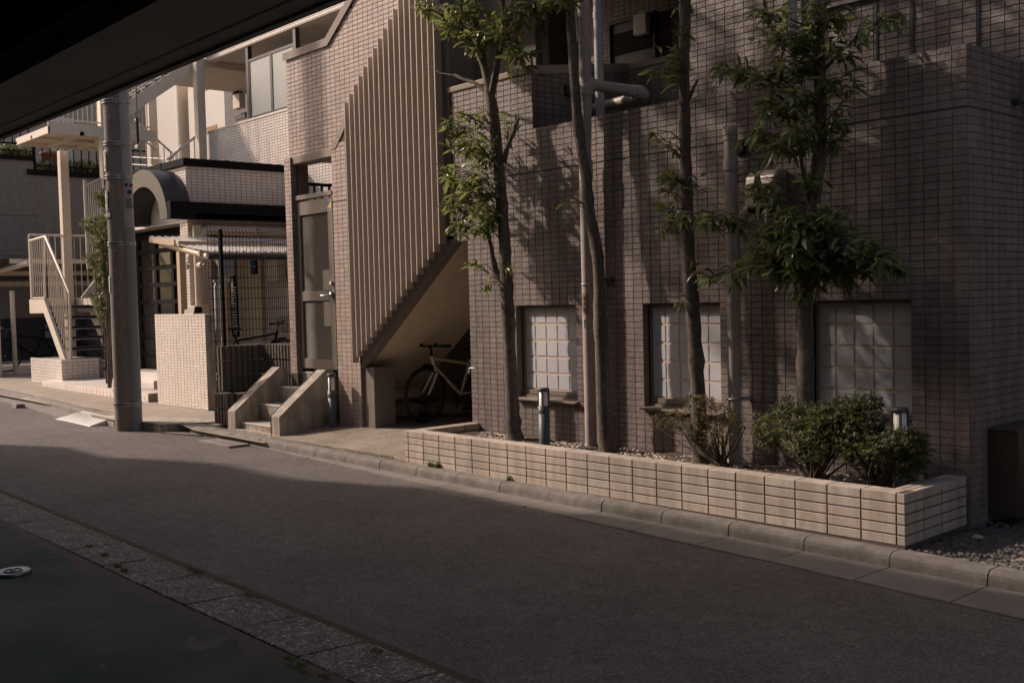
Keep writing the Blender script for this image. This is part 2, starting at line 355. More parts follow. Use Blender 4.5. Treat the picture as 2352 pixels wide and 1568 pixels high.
# far side: kerb stones and gutter slabs
kb=thing('kerb','worn rounded concrete kerb stones in front of the tiled planter and the entrance steps','kerb',(-4,-.9,0),kind='structure')
gs=thing('far_gutter','smooth concrete gutter strip along the foot of the kerb','gutter',(-4,-1.15,-.1),kind='structure')
def kerb_run(x0,x1,yf,n,shift=0,par=kb,drop=0.0):
    L=(x1-x0)/n
    for i in range(n):
        xa=x0+i*L+.004; xb=x0+(i+1)*L-.004; m_=MB()
        r_=R_.uniform(-.004,.004)
        prof=[(.15,-.2),(.15,0),(.045,.0),(.022,-.006),(.006,-.022),(0,-.045),(-.012,-.2)]
        V=[]
        for xx in (xa,xb):
            yy=yf(xx); hh=H(xx)-drop
            V+=[(xx,yy+a+r_,hh+b) for a,b in prof]
        q=len(prof); m_.add(V,[tuple(range(q-1,-1,-1)),tuple(range(q,2*q))]); m_.add(V,[(j,(j+1)%q,q+(j+1)%q,q+j) for j in range(q)],False)
        ob('kerb_stone', m_, kerbm, par, bevel=.005)
def yk(x): return -.955
kerb_run(-9.55,3.5,yk,22)
def ykl(x): return -1.29 if x>-11.1 else (-1.29+(x+11.1)/(-14.9+11.1)*(.34) if x>-14.9 else -.95+(-14.9-x)*.025)
kerb_run(-30,-11.0,ykl,32)
for i in range(22):
    L=13.05/22; xa=-9.55+i*L; xb=xa+L; m_=MB(); z=H(xa)-.084; z2=H(xb)-.084; a=.003; g1=-1.37-.05*xa+R_.uniform(-.008,.008); g2=-1.37-.05*xb+R_.uniform(-.008,.008)
    m_.pts8([(xa+a,g1,z-.1),(xb-a,g2,z2-.1),(xb-a,-.94,z2-.1),(xa+a,-.94,z-.1),(xa+a,g1,z+.002),(xb-a,g2,z2+.002),(xb-a,-.94,z2-.003),(xa+a,-.94,z-.003)])
    ob('gutter_slab', m_, gutterm, gs, bevel=.004)
for i in range(30):
    L=.62; xa=-30+i*L; xb=xa+L; m_=MB(); z=H(xa)-.088; z2=H(xb)-.088; a=.003
    m_.pts8([(xa+a,ykl(xa)-.30,z-.1),(xb-a,ykl(xb)-.30,z2-.1),(xb-a,ykl(xb)+.01,z2-.1),(xa+a,ykl(xa)+.01,z-.1),(xa+a,ykl(xa)-.30,z+.004),(xb-a,ykl(xb)-.30,z2+.004),(xb-a,ykl(xb)+.01,z2-.002),(xa+a,ykl(xa)+.01,z-.002)])
    ob('gutter_slab', m_, gutterm, gs, bevel=.004)
# catch basin cover in the far gutter
t=thing('drain_cover','pale concrete drain cover with three slots in the gutter below the entrance steps','drain cover',(-8.3,-1.2,-.06))
m_=MB(); xa,xb=-8.75,-7.95; z=H(-8.3)-.078; m_.box(xa,xb,-1.24,-.98,z-.03,z+.003); ob('cover', m_, gutterm, t, bevel=.004)
for i in range(3): m_=MB(); m_.box(-8.62+i*.2,-8.5+i*.2,-1.12,-1.10,z+.002,z+.0045); ob('slot', m_, inkm, t)
m_=MB(); m_.box(-8.55,-8.0,-.965,-.954,H(-8.2)-.085,H(-8.2)-.055); ob('kerb_inlet', m_, inkm, t)
# ground behind the kerb: apron rising to the building, under-stair floor, pavement on the left
def apron_z(x,y):
    t=max(0,min(1,(y+.83)/.85)); return H(x)+.005+ (.088*t if x<-5 else .03*t)
ob('apron', strip(fr(-7.75,-4.9,20), fr(-.83,3.0,26), apron_z), apronm, kind='structure')
ob('pavement', strip(fr(-34,-7.6,90), fr(-1.0,6,40), lambda x,y: (H(x)+.006+.02*max(0,min(1,(y+.8)/.9)) if y>ykl(x)+.1 else H(x)-.05) if x<-9.6 else H(x)-.03), sidewalkm, kind='structure')
ob('corner_ground', strip(fr(-.05,5,20), fr(-.83,5,20), lambda x,y: H(x)-.03), sidewalkm, kind='structure')
# lumpy old raised slab beside the pole
def slab(poly, z0, z1): 
    m_=MB(); m_.prism(poly,'z',z0,z1); return m_
t=thing('old_concrete_slab','cracked dirty raised concrete slab between the utility pole and the ribbed block wall','concrete slab',(-10.4,-.8,0))
pol=[(-11.9,-1.30),(-11.05,-1.34),(-10.62,-1.22),(-10.2,-1.17),(-9.95,-1.16),(-9.84,-1.02),(-9.62,-.72),(-9.55,-.2),(-9.6,.6),(-13,.6),(-13,-.9)]
o=ob('slab', slab(pol,-.15,.118), concrete, t, bevel=.02)
m_=MB(); m_.prism([(-9.86,-1.19),(-9.2,-.99),(-9.2,-.86),(-9.75,-.86)],'z',-.15,.02); ob('low_kerb_block', m_, kerbm, t, bevel=.012)
# metal kerb ramps
for nm,lab,pp,sx in (('kerb_ramp','pale ribbed kerb ramp lying in the gutter left of the utility pole',(-12.75,-1.42),1.45),('kerb_ramp','pale ribbed kerb ramp cut by the left edge of the picture',(-18.6,-1.22),1.1)):
    t=thing(nm,lab,'kerb ramp',(pp[0],pp[1],.03),group='kerb ramps in the gutter')
    x0,y0=pp; hb=H(x0)
    m_=MB(); m_.pts8([(x0,y0-.16,hb-.1),(x0+sx,y0-.16,hb-.11),(x0+sx,y0+.22,hb-.1),(x0,y0+.26,hb-.1),(x0+.12,y0-.13,hb-.085),(x0+sx,y0-.13,hb-.09),(x0+sx,y0+.2,hb-.005),(x0+.16,y0+.24,hb-.003)]); ob('plate', m_, labelm, t, bevel=.006)
    for i in range(9):
        f=i/9; m_=MB(); m_.bar((x0+.16,y0-.1+.034*i,hb-.080+.0088*i),(x0+sx-.02,y0-.1+.033*i,hb-.084+.0088*i),.009,.006); ob('rib', m_, galv, t)
t=thing('loose_brick','small broken concrete block lying in the gutter below the left kerb','broken block',(-14.9,-1.35,.03))
m_=MB(); z=H(-14.9)-.1; m_.pts8([(-15.1,-1.42,z),(-14.75,-1.45,z),(-14.72,-1.3,z),(-15.08,-1.28,z),(-15.08,-1.41,z+.07),(-14.77,-1.43,z+.075),(-14.74,-1.31,z+.07),(-15.06,-1.29,z+.06)]); ob('block', m_, kerbm, t, bevel=.01)

# ================================================================== PINK TILED BUILDING
B=thing('apartment_building','pink tiled apartment building with glass block windows and a fin screened stair','apartment building',(-4,.5,0))
RP=.0516
Z8=2.790; Z9=2.780; WT=Z9-24*RP; WB=WT-17*RP
wins=[(-4.4,-3.6),(-2.8,-2.0),(-1.2,-.4)]
# carcass of the parapet wall, split around the openings
m_=MB(); y0,y1=.0005,.22
m_.box(-5.28,-.001,y0,y1,2.2,3.188); m_.box(-5.05,-.001,y0,y1,WT,2.2); m_.box(-5.05,-.001,y0,y1,-.1,WB)
xs=[-5.05]+[v for a in wins for v in a]+[-.001]
for i in range(0,len(xs),2): m_.box(xs[i],xs[i+1],y0,y1,WB,WT)
ob('wall', m_, grout, B)
m_=MB(); m_.box(-.22,-.0005,.22,3.2,-.1,3.188); ob('wall', m_, grout, B)
cl=Cladding()
def inwin(u,v,a,b):
    for x0,x1 in wins:
        if x0<u<x1 and WB<v<WT: return True
    return False
lowcut=lambda u,v,a,b: not inwin(u,v,a,b) and not(u<-5.06 and v<2.2)
cl.wall(B,pink_shaded,'y',0,-1,-5.3,53,.1,3.19,1,.0385,lambda u,v,a,b:u<0)
cl.wall(B,pink_shaded,'y',0,-1,-5.3,53,.1,3.1515,7,RP)
cl.wall(B,pink_shaded,'y',0,-1,-5.3,53,.1,Z9,54,RP,lowcut)
cl.wall(B,pink_shaded,'y',0,-1,-5.3,12,.1,3.19+10*RP,10,RP)
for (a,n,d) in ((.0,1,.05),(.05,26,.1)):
    cl.wall(B,pink_shaded,'x',0,1,a,n,d,3.19,1,.0385); cl.wall(B,pink_shaded,'x',0,1,a,n,d,3.1515,7,RP); cl.wall(B,pink_shaded,'x',0,1,a,n,d,Z9,54,RP)
# dark reveals of the windows are tiled too
for x0,x1 in wins:
    m_=MB(); m_.box(x0-.003,x0+.004,.001,.06,WB,WT); ob('reveal', m_, stucco_b, B)
    m_=MB(); m_.box(x0,x1,.001,.20,WT-.004,WT+.003); ob('reveal', m_, stucco_b, B)
# windows
for wi,(x0,x1) in enumerate(wins):
    fr_=ob('window', (lambda m: (m.box(x0+.012,x1,.062,.10,WT-.022,WT-.008), m.box(x0+.022,x0+.036,.058,.10,WB+.075,WT-.022), m.box(x1-.02,x1,.058,.10,WB+.075,WT-.022), m.box(x0+.022,x1,.052,.12,WB+.035,WB+.075), m.box(x0+.018,x1,.04,.12,WB+.004,WB+.028), m.box(x0+.01,x1,.12,.16,WB,WT),m)[-1])(MB()), bronze, B)
    W0[fr_]=Vector((0,0,0))
    ob('joint_backing', MB().box(x0+.034,x1-.018,.0765,.112,WB+.07,WT-.02), jointm, fr_)
    px=(x1-x0-.052)/5; pz=(WT-.022-WB-.078)/5
    for i in range(5):
        for j in range(5):
            a=x0+.036+px*i; c=WB+.078+pz*j; g_=.0085
            dz=R_.uniform(-.0015,.0015)
            m_=MB(); m_.add([(a+g_,.086,c+g_),(a+px-g_,.086,c+g_),(a+px-g_,.086,c+pz-g_),(a+g_,.086,c+pz-g_),(a+g_+.003,.072+dz,c+g_+.003),(a+px-g_-.003,.072+dz,c+g_+.003),(a+px-g_-.003,.072-dz,c+pz-g_-.003),(a+g_+.003,.072-dz,c+pz-g_-.003)],[(0,1,5,4),(1,2,6,5),(2,3,7,6),(3,0,4,7),(4,5,6,7)])
            ob('glass_block', m_, blockg, fr_)
    m_=MB(); m_.pts8([(x0-.02,-.055,WB-.022),(x1+.02,-.055,WB-.022),(x1+.02,.06,WB-.014),(x0-.02,.06,WB-.014),(x0-.02,-.055,WB-.004),(x1+.02,-.055,WB-.004),(x1+.02,.06,WB+.006),(x0-.02,.06,WB+.006)]); ob('sill', m_, bronze, fr_, bevel=.003)
# copings and the balcony walls of the upper floor
zc=3.19+10*RP
m_=MB(); m_.box(-5.345,-4.145,-.02,.13,zc,zc+.062); ob('coping', m_, stucco, B, bevel=.012)
m_=MB(); m_.box(-5.28,-4.155,.0005,.12,3.188,zc); ob('wall', m_, grout, B)
# wall returning into the plot at x=-4.15, top rising
m_=MB(); m_.prism([(.12,2.4),(1.45,2.4),(1.45,3.90),(.12,zc)],'x',-4.27,-4.1505); ob('wall', m_, grout, B)
m_=MB(); m_.prism([(-.015,zc),(1.42,3.905),(1.42,3.97),(-.015,zc+.062)],'x',-4.28,-4.135); ob('coping', m_, stucco, B, bevel=.01)
cl.wall(B,pink_shaded,'x',-4.15,1,0,14,.1,zc+.21,28,RP,lambda u,v,a,b: v+b< zc+.148*u+.02)
m_=MB(); m_.box(-4.15,-2.6,1.4005,1.55,2.4,3.90); ob('wall', m_, grout, B)
m_=MB(); m_.box(-4.14,-2.6,1.385,1.56,3.90,3.965); ob('coping', m_, stucco, B, bevel=.01)
cl.wall(B,pink_shaded,'y',1.4,-1,-4.15,13,.1,3.90,24,RP)
# flat roof strip between parapet and upper wall
ob('flat_roof', MB().box(-4.15,-.2,.2,1.4,2.5,2.6), stucco_b, B)
ob('flat_roof', MB().box(-4.6,4.5,.8,3.2,2.9,3.0), stucco_b, B)
# big upper wall
ob('wall', MB().box(-3.0,4.4,.8085,1.1,3.0,13), grout, B)
JX=[A(2013.7,100,y=.8).x, A(2097,100,y=.8).x, A(2248,60,y=.8).x]
wxl=A(1891,16,y=.8); wz=wxl.z
cl.wall(B,pink_shaded,'y',.808,-1,-3.0,72,.1,6.1,60,RP,lambda u,v,a,b: not(wxl.x<u<wxl.x+1.3 and v>wz) )
for jx in JX: ob('expansion_joint', MB().box(jx-.008,jx+.008,.794,.802,3.0,6.6), inkm, B)
fw=ob('window', MB().box(wxl.x,wxl.x+1.3,.86,.9,wz,wz+1.3), black, B); ob('sill', MB().box(wxl.x-.02,wxl.x+1.32,.77,.9,wz-.03,wz), bronze, fw, bevel=.003)
# --- recess of the second floor corridor behind the balcony: dark
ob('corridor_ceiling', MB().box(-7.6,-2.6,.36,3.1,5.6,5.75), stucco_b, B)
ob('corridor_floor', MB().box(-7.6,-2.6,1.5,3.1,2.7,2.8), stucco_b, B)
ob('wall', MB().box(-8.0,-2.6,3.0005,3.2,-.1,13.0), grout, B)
ob('wall', MB().box(-8.0,-3.0,.9,1.1,7.2,13.0), grout, B)  # unseen upper wall, raised to block sky light
cl.wall(B,pink_shaded,'y',3.0,-1,-6.6,40,.1,5.6,48,RP)
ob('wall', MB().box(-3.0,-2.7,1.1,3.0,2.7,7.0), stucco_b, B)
ob('upper_slab', MB().box(-5.4,-2.6,.3,1.5,6.9,7.2), stucco_b, B)
# stair core wall, cut along a sloping shadow edge: shade built as shape
a1=A(1058,199,y=.35); a2=A(1166,19,y=.35); sl_=(a2.z-a1.z)/(a2.x-a1.x)
m_=MB(); m_.prism([(-5.33,2.3),(-5.1,2.3),(-5.1,a1.z+sl_*(-5.1-a1.x)),(-5.1+(7-a1.z-sl_*(-5.1-a1.x))/sl_,7.0),(-5.33,7.0)],'y',.35,.47); ob('stair_core_wall', m_, stucco_b, B)
ob('stair_core_wall', MB().box(-5.45,-5.33,0.0,.47,2.23,7.0), stucco_b, B)
# dark pillar with the floor number
p0=A(1216,150,y=1.9); p1=A(1261,150,y=1.9)
ob('number_pillar', MB().box(p0.x,p1.x,1.9,2.3,2.8,5.6), stucco_b, B)
q=A(1240,62,y=1.9); text('2',.36,M_plain('number_metal',(.12,.10,.10),.4,metal=.5,bs=0),B,(q.x,1.895,q.z),(1,0,0),(0,0,1),name='floor_number',ext=.006)
p0=A(1261,104,y=2.9); p1=A(1306,95,y=2.9); ob('meter_panel', MB().box(p0.x,p1.x,2.86,2.99,3.2,p0.z), M_plain('panel_grey',(.16,.15,.15),.5,bs=0), B, bevel=.004)
d0=A(1408,147,y=2.95); d1=A(1505,52,y=2.95); dt=A(1408,60,y=2.95).z
dr=ob('door', MB().box(d0.x,d1.x,2.93,2.99,2.8,dt), M_plain('door_dark',(.045,.038,.04),.5,bs=0), B); ob('window_slot', MB().box(d0.x+.03,d1.x-.04,2.92,2.931,dt-.38,dt-.12), black, dr)
ob('door_frame', MB().box(d0.x-.03,d0.x,2.9,2.99,2.8,dt+.03).box(d1.x,d1.x+.03,2.9,2.99,2.8,dt+.03).box(d0.x,d1.x,2.9,2.99,dt,dt+.03), dsteel, dr)
q=A(1360,147,y=2.97); pl_=ob('room_plate', MB().box(q.x-.07,q.x+.07,2.95,2.99,q.z-.08,q.z+.08), labelm, B); text('207',.05,inkm,B,(q.x,2.948,q.z),(1,0,0),(0,0,1))
q=A(1475,57,y=2.9); ob('wall_lamp', MB().box(q.x-.1,q.x+.1,2.85,2.99,q.z-.12,q.z+.12), labelm, B, bevel=.01)
q=A(1305,209,x=-4.14); ob('junction_box', MB().box(-4.15,-4.10,q.y-.05,q.y+.05,q.z-.05,q.z+.05), dsteel, B, bevel=.004)
q=A(2325,235,x=0); ob('wall_vent', MB().tube([(0,q.y,q.z),(.05,q.y,q.z)],.028,12), dsteel, B)

# --- stair front: pillars, upper wall, lintel
ob('wall', MB().box(-8.635,-8.49,.0005,.08,-.1,3.42), grout, B)
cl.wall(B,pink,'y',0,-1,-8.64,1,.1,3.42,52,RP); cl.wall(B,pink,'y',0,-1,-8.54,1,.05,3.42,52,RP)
cl.wall(B,pink_shaded,'x',-8.49,1,0,1,.08,3.42,52,RP)
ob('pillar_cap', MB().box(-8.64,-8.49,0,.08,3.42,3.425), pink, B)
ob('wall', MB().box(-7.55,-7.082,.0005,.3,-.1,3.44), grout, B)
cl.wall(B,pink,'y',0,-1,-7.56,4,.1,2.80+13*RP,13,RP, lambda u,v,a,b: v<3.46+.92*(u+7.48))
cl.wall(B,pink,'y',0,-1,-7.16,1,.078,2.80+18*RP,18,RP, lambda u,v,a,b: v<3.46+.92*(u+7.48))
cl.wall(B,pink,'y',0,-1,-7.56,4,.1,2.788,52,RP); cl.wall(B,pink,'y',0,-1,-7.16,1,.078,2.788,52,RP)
cl.wall(B,pink_shaded,'x',-7.082,1,0.0,1,.09,.95,17,RP)
m_=MB(); m_.prism([(-7.56,3.41),(-7.46,3.41),(-7.17,3.70),(-7.17,3.79),(-7.21,3.79)],'y',-.012,.04); ob('coping', m_, stucco, B, bevel=.004)
m_=MB(); m_.prism([(-7.46,3.40),(-7.17,3.40),(-7.17,3.70)],'y',.0005,.05); ob('wall', m_, grout, B)
# upper wall with sloped top
top=lambda x: 4.66 if x<-7.63 else 4.66+.72*(x+7.63)
m_=MB(); m_.prism([(-8.59,3.42),(-7.5,3.42),(-5.45,5.1),(-5.45,7.2),(-4.4,7.2),(-4.4,7.2),(-5.2,6.38),(-7.63,4.65),(-8.59,4.65)][:4]+[(-5.45,6.2),(-7.63,4.65),(-8.59,4.65)],'y',.0505,.3); ob('wall', m_, grout, B)
cl.wall(B,pink,'y',.05,-1,-8.6,32,.1,6.2,56,RP, lambda u,v,a,b: v<top(u)-.02 and v>3.42 and v>3.36+.84*(u+7.3) )
m_=MB(); m_.prism([(-8.62,4.64),(-7.62,4.64),(-5.45,6.2),(-5.45,6.29),(-7.65,4.71),(-8.62,4.71)],'y',.02,.33); ob('coping', m_, stucco, B, bevel=.012)
# lintel and ceiling over the door
l0=A(678,362,y=.02); l1=A(761.3,342,y=.02); l2=A(678.5,376.5,y=.02)
ob('lintel', MB().box(-8.49,-7.555,.02,.25,l2.z,3.43), stucco, B, bevel=.006)
ob('porch_ceiling', MB().box(-8.49,-7.0,.25,.8,l2.z+.05,l2.z+.15), soffm, B)
ob('porch_side_wall', MB().box(-8.62,-8.48,.09,.24,.7,l2.z+.05), stucco_b, B)
# --- fins
for i in range(18):
    x=-7.115+.0980*i; z0=.918+.0745*i; z1=3.875+.0838*i
    m_=MB(); m_.box(x,x+.017,-.098,-.014,z0,z1); ob('fin', m_, finm, B, bevel=.0015)
# --- stair flight behind the fins
sz=lambda x: .88+.765*(x+7.03)
m_=MB(); m_.prism([(-7.05,sz(-7.05)),(-5.27,sz(-5.27)),(-5.05,sz(-5.27)),(-5.05,sz(-5.27)+.07),(-5.33,sz(-5.33)+.13),(-7.05,sz(-7.05)+.17)],'y',.0,.1); ob('stringer', m_, stucco_b, B, bevel=.004)
m_=MB(); m_.prism([(-7.7,sz(-7.7)+.03),(-5.33,sz(-5.33)+.03),(-5.05,sz(-5.33)+.03),(-5.05,sz(-5.33)+.2),(-5.33,sz(-5.33)+.2),(-7.7,sz(-7.7)+.22)],'y',.1,1.2); ob('stair_soffit', m_, soffm, B)
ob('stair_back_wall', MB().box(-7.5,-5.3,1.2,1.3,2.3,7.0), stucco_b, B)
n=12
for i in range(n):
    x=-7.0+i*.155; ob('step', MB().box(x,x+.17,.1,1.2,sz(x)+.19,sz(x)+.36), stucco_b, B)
    ob('step_side_tile', MB().box(x+.02,x+.13,.055,.1,sz(x)+.16,sz(x)+.245), pink_shaded, B)
ob('under_stair_ceiling', MB().box(-8.6,-5.0,1.2,2.1,2.35,2.45), stucco_b, B)  # ceiling added to keep stray sun off the back wall
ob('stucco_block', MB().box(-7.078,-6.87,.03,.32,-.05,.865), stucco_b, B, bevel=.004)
ob('stair_inner_wall', MB().box(-8.6,-7.72,.32,2.2,-.1,2.45), stucco_b, B); ob('under_stair_end', MB().box(-7.72,-7.55,.32,1.2,.40,sz(-7.6)+.10), soffm, B)  # inner wall raised to shut out sun from the side
m_=MB(); m_.prism([(-7.7,.40),(-6.9,.40),(-7.1,sz(-7.1)+.05),(-7.7,sz(-7.1)+.05)],'y',.35,1.2);
ob('wall', MB().box(-7.8,-5.0,2.1005,2.3,-.1,3.0), grout, B)
cl.wall(B,pink_shaded,'y',2.1,-1,-7.8,28,.1,2.3,45,RP)
ob('wall', MB().box(-5.05,-4.95,.22,2.1,-.1,2.3), stucco_b, B)
# --- the tap on the corner
t=thing('garden_tap','small chrome garden tap on the wall corner next to the bicycle','tap',(-5.06,.1,.62))
q=A(1078,847,y=.12); q=Vector((-5.07,.16,.72)); q=A(1086,845,y=.15)
m_=MB(); m_.tube([(q.x+.04,q.y,q.z),(q.x-.03,q.y,q.z),(q.x-.06,q.y,q.z-.01),(q.x-.07,q.y,q.z-.06)],.011,8); ob('spout', m_, chrome, t); m_=MB(); m_.tube([(q.x,q.y,q.z),(q.x,q.y,q.z+.05)],.008,8).box(q.x-.03,q.x+.03,q.y-.006,q.y+.006,q.z+.05,q.z+.06); ob('handle', m_, chrome, t)

# --- door with ribbed glass
D=.05; dl=A(682,600,y=D).x; drx=A(767,600,y=D).x
zt=A(700,462,y=D).z; zb=A(700,845,y=D).z
dr=ob('door', MB().box(dl,dl+.1,D,D+.05,zb,zt).box(drx-.11,drx,D,D+.05,zb,zt).box(dl+.1,drx-.11,D,D+.05,zt-.17,zt).box(dl+.1,drx-.11,D,D+.05,zb,zb+.12).box(dl+.1,drx-.11,D,D+.05,1.64,1.76), bronze, B, bevel=.003)
for a,b in ((zb+.12,1.64),(1.76,zt-.17)):
    m_=MB(); nn=int((b-a)/.0125); 
    for i in range(nn):
        z=a+(b-a)*i/nn; h=(b-a)/nn
        m_.add([(dl+.1,D+.022,z),(drx-.11,D+.022,z),(drx-.11,D+.016,z+h*.5),(dl+.1,D+.016,z+h*.5),(drx-.11,D+.022,z+h),(dl+.1,D+.022,z+h)],[(0,1,2,3),(3,2,4,5)])
    ob('ribbed_pane', m_, M_plain('ribbed_glass',(.115,.097,.08),.5,bs=0,var=.1,scale=3,spec=.2), dr)
for (a,b) in ((1.77,2.01),(1.33,1.63)): ob('paper_notice', MB().box(drx-.27,drx-.115,D+.008,D+.012,a,b), M_plain('paper',(.36,.33,.27),.8,bs=0), dr)
hx=drx-.05
ob('handle', MB().tube([(hx,D-.01,1.70),(hx,D-.06,1.70),(hx-.16,D-.06,1.70)],[.012,.012,.014],8).lathe((hx,D-.02,1.66),[(.0,0),(.02,0),(.02,.08),(0,.08)],10), chrome, dr)
ob('lock', MB().tube([(hx,D+.0,1.85),(hx,D-.03,1.85)],.022,12), chrome, dr)
zh=A(681,467,y=D).z
ob('door_header', MB().box(dl-.03,drx+.02,D-.02,D+.06,zt+.02,zt+.075), bronze, B, bevel=.003)
for z in (1.0,2.45): ob('hinge', MB().tube([(dl-.012,D-.015,z),(dl-.012,D-.015,z+.2)],.011,8), bronze, dr)
ob('door_jamb', MB().box(-8.49,dl-.008,D,D+.07,zb-.02,zt+.02), M_plain('jamb_dark',(.07,.055,.045),.5,bs=0), B)
s0=A(754,460,y=D); s1=A(763.4,482.7,y=D); sx0,sx1=drx-.105,drx-.008; sz1,sz0=s0.z,s1.z; zm=sz0+(sz1-sz0)*.32
ob('security_sticker', MB().box(sx0,sx1,D-.003,D-.001,sz0,sz1), labelm, dr)
ob('sticker_blue', MB().add([(sx0+.003,D-.0045,zm),(sx1-.003,D-.0045,sz1-.004),(sx0+.003,D-.0045,sz1-.004)],[(0,1,2)]), bluem, dr)
ob('sticker_yellow', MB().add([(sx0+.003,D-.0045,zm),(sx1-.003,D-.0045,zm),(sx1-.003,D-.0045,sz1-.004)],[(0,1,2)]), yellowm, dr)
text('ALSOK',.027,bluem,dr,((sx0+sx1)/2,D-.005,zm-.02),(1,0,0),(0,0,1))
cl.build(300)

# railing seen through the gap above the door
t=thing('black_railing','short black metal railing seen through the gap above the ribbed glass door','railing',(-9,1.4,2.9))
r0=A(700,420,y=1.3); r1=A(768,425,y=1.3); 
a0=A(698,455,y=1.3)
zlow=a0.z-.3
m_=MB(); xx=[A(px_,430,x=-9.1).y for px_ in (704,722,739,757)]
X9=-9.6; ys_=[A(px_,430,x=X9).y for px_ in (704,721.5,739,756,773)]; zt_=A(704,421,x=X9).z
ob('top_rail', MB().box(X9-.02,X9+.02,ys_[0]-.03,ys_[-1]+.3,zt_-.03,zt_+.01), black, t)
for i,yy in enumerate(ys_): ob('bar', MB().box(X9-.015,X9+.015,yy-(.03 if i==0 else .014),yy+(.03 if i==0 else .014),zt_-.6,zt_-.03), black, t)

# ================================================================== PLANTER
def claM(t):
    _,_,pl,c,sg,u,v,w_,h,th = t
    if pl=='z': return Matrix(((1,0,0,u),(0,1,0,v),(0,0,1,c),(0,0,0,1)))
    return _oldM(t)
_oldM=Cladding.M; Cladding.M=staticmethod(claM)
P_=thing('planter','long low planter faced with beige rectangular tiles along the kerb','planter',(-2.6,-.45,.05))
ZT=.372; LX,RX,FY=-5.135,-.02,-.831
m_=MB(); m_.box(LX+.007,RX-.007,FY+.007,-.69,-.05,ZT-.007); m_.box(LX+.007,LX+.143,-.69,-.002,-.05,ZT-.007); m_.box(RX-.143,RX-.007,-.69,-.002,-.05,ZT-.007)
ob('core', m_, grout, P_)
pc=Cladding(gap=.009)
t0=-5.083; tw=.2383; ch=.0655
pc.wall(P_,planter_t,'y',FY+.007,-1,LX,1,t0-LX,ZT,5,ch); pc.wall(P_,planter_t,'y',FY+.007,-1,t0,21,tw,ZT,5,ch); pc.wall(P_,planter_t,'y',FY+.007,-1,t0+21*tw,1,RX-(t0+21*tw),ZT,5,ch)
pc.wall(P_,planter_t,'x',RX-.007,1,FY,3,.2385,ZT,5,ch); pc.wall(P_,planter_t,'x',RX-.007,1,FY+.7155,1,.112,ZT,5,ch)
pc.wall(P_,planter_t,'x',LX+.007,-1,FY,3,.2385,ZT,5,ch)
pc.wall(P_,planter_t,'x',LX+.143,1,-.68,2,.2385,ZT,2,ch); pc.wall(P_,planter_t,'x',LX+.143,1,-.203,1,.2,ZT,2,ch)
pc.wall(P_,planter_t,'y',-.69,1,t0+.1,20,tw,ZT,2,ch)
pc.gap=.006
pc.wall(P_,planter_t,'z',ZT-.008,1,t0,21,tw,-.681,3,.05)
for r in range(3):
    pc.wall(P_,planter_t,'z',ZT-.008,1,RX-.05*(r+1),1,.05,-.002,3,.226); pc.wall(P_,planter_t,'z',ZT-.008,1,LX+.05*r,1,.05,-.002,3,.226)
pc.wall(P_,planter_t,'z',ZT-.008,1,LX,1,t0-LX,-.681,3,.05); 
pc.build(300)
SZ=.285
ob('planter_soil', strip(fr(LX+.15,RX-.15,60), fr(-.682,-.004,10), lambda x,y: SZ+.012*math.sin(x*7+y*9)+.01*math.sin(x*17-y*13)), soilm, P_)
# pebbles
def pebbles(name,label,n,fx,fz,smin,smax,mat,flat=.65,cat='pebbles'):
    m_=MB()
    for _ in range(n):
        x,y=fx(); s=R_.uniform(smin,smax); z=fz(x,y); a=R_.uniform(0,6.3); e=R_.uniform(.6,1)
        base=[(1,0,0),(.5,.8,.05),(-.5,.85,-.05),(-1,0,.05),(-.45,-.85,0),(.55,-.8,-.05)]
        V=[]
        for k,(bx,by,bz) in enumerate(base):
            j=R_.uniform(.8,1.15); X=bx*s*j; Y=by*s*e*j; V.append((x+X*cos(a)-Y*sin(a),y+X*sin(a)+Y*cos(a),z+s*flat*.3+bz*s))
        for q,sc_ in ((.62,.95),):
            V+=[(x+(vx-x)*q,y+(vy-y)*q,z+s*flat*sc_+R_.uniform(-.1,.1)*s) for vx,vy,_z in V[:6]]
        V.append((x,y,z+s*flat*1.12))
        m_.add(V,[(i,(i+1)%6,6+(i+1)%6,6+i) for i in range(6)]+[(6+i,6+(i+1)%6,12) for i in range(6)],True)
    o=ob(name,m_,mat); o['kind']='stuff'; o['label']=label; o['category']=cat; return o
def inpl():
    x=R_.uniform(LX+.17,RX-.17)
    y=-.66+.64*R_.random()**(.5 if R_.random()<.75 else 1.3); return x,y
pebbles('pebbles','pale round river pebbles scattered over the planter soil',1500,inpl,lambda x,y:SZ-.004,.008,.026,pebm)
# anti cat spike mats
m_=MB()
for (xa,xb) in ((-4.9,-4.42),(-3.95,-3.45),(-3.2,-2.35),(-1.95,-1.35)):
    x=xa
    while x<xb:
        for k in range(7):
            y=-.66+k*.035
            if R_.random()<.12: continue
            z=SZ+.005; h=R_.uniform(.03,.045); jx=R_.uniform(-.004,.004)
            m_.add([(x-.002,y-.002,z),(x+.003,y-.002,z),(x,y+.003,z),(x+jx,y,z+h)],[(0,1,3),(1,2,3),(2,0,3)])
        m_.box(x-.002,x+.002,-.67,-.44,SZ+.004,SZ+.009)
        x+=.022
ob('spike_mat', m_, spikem, P_, kind='stuff')
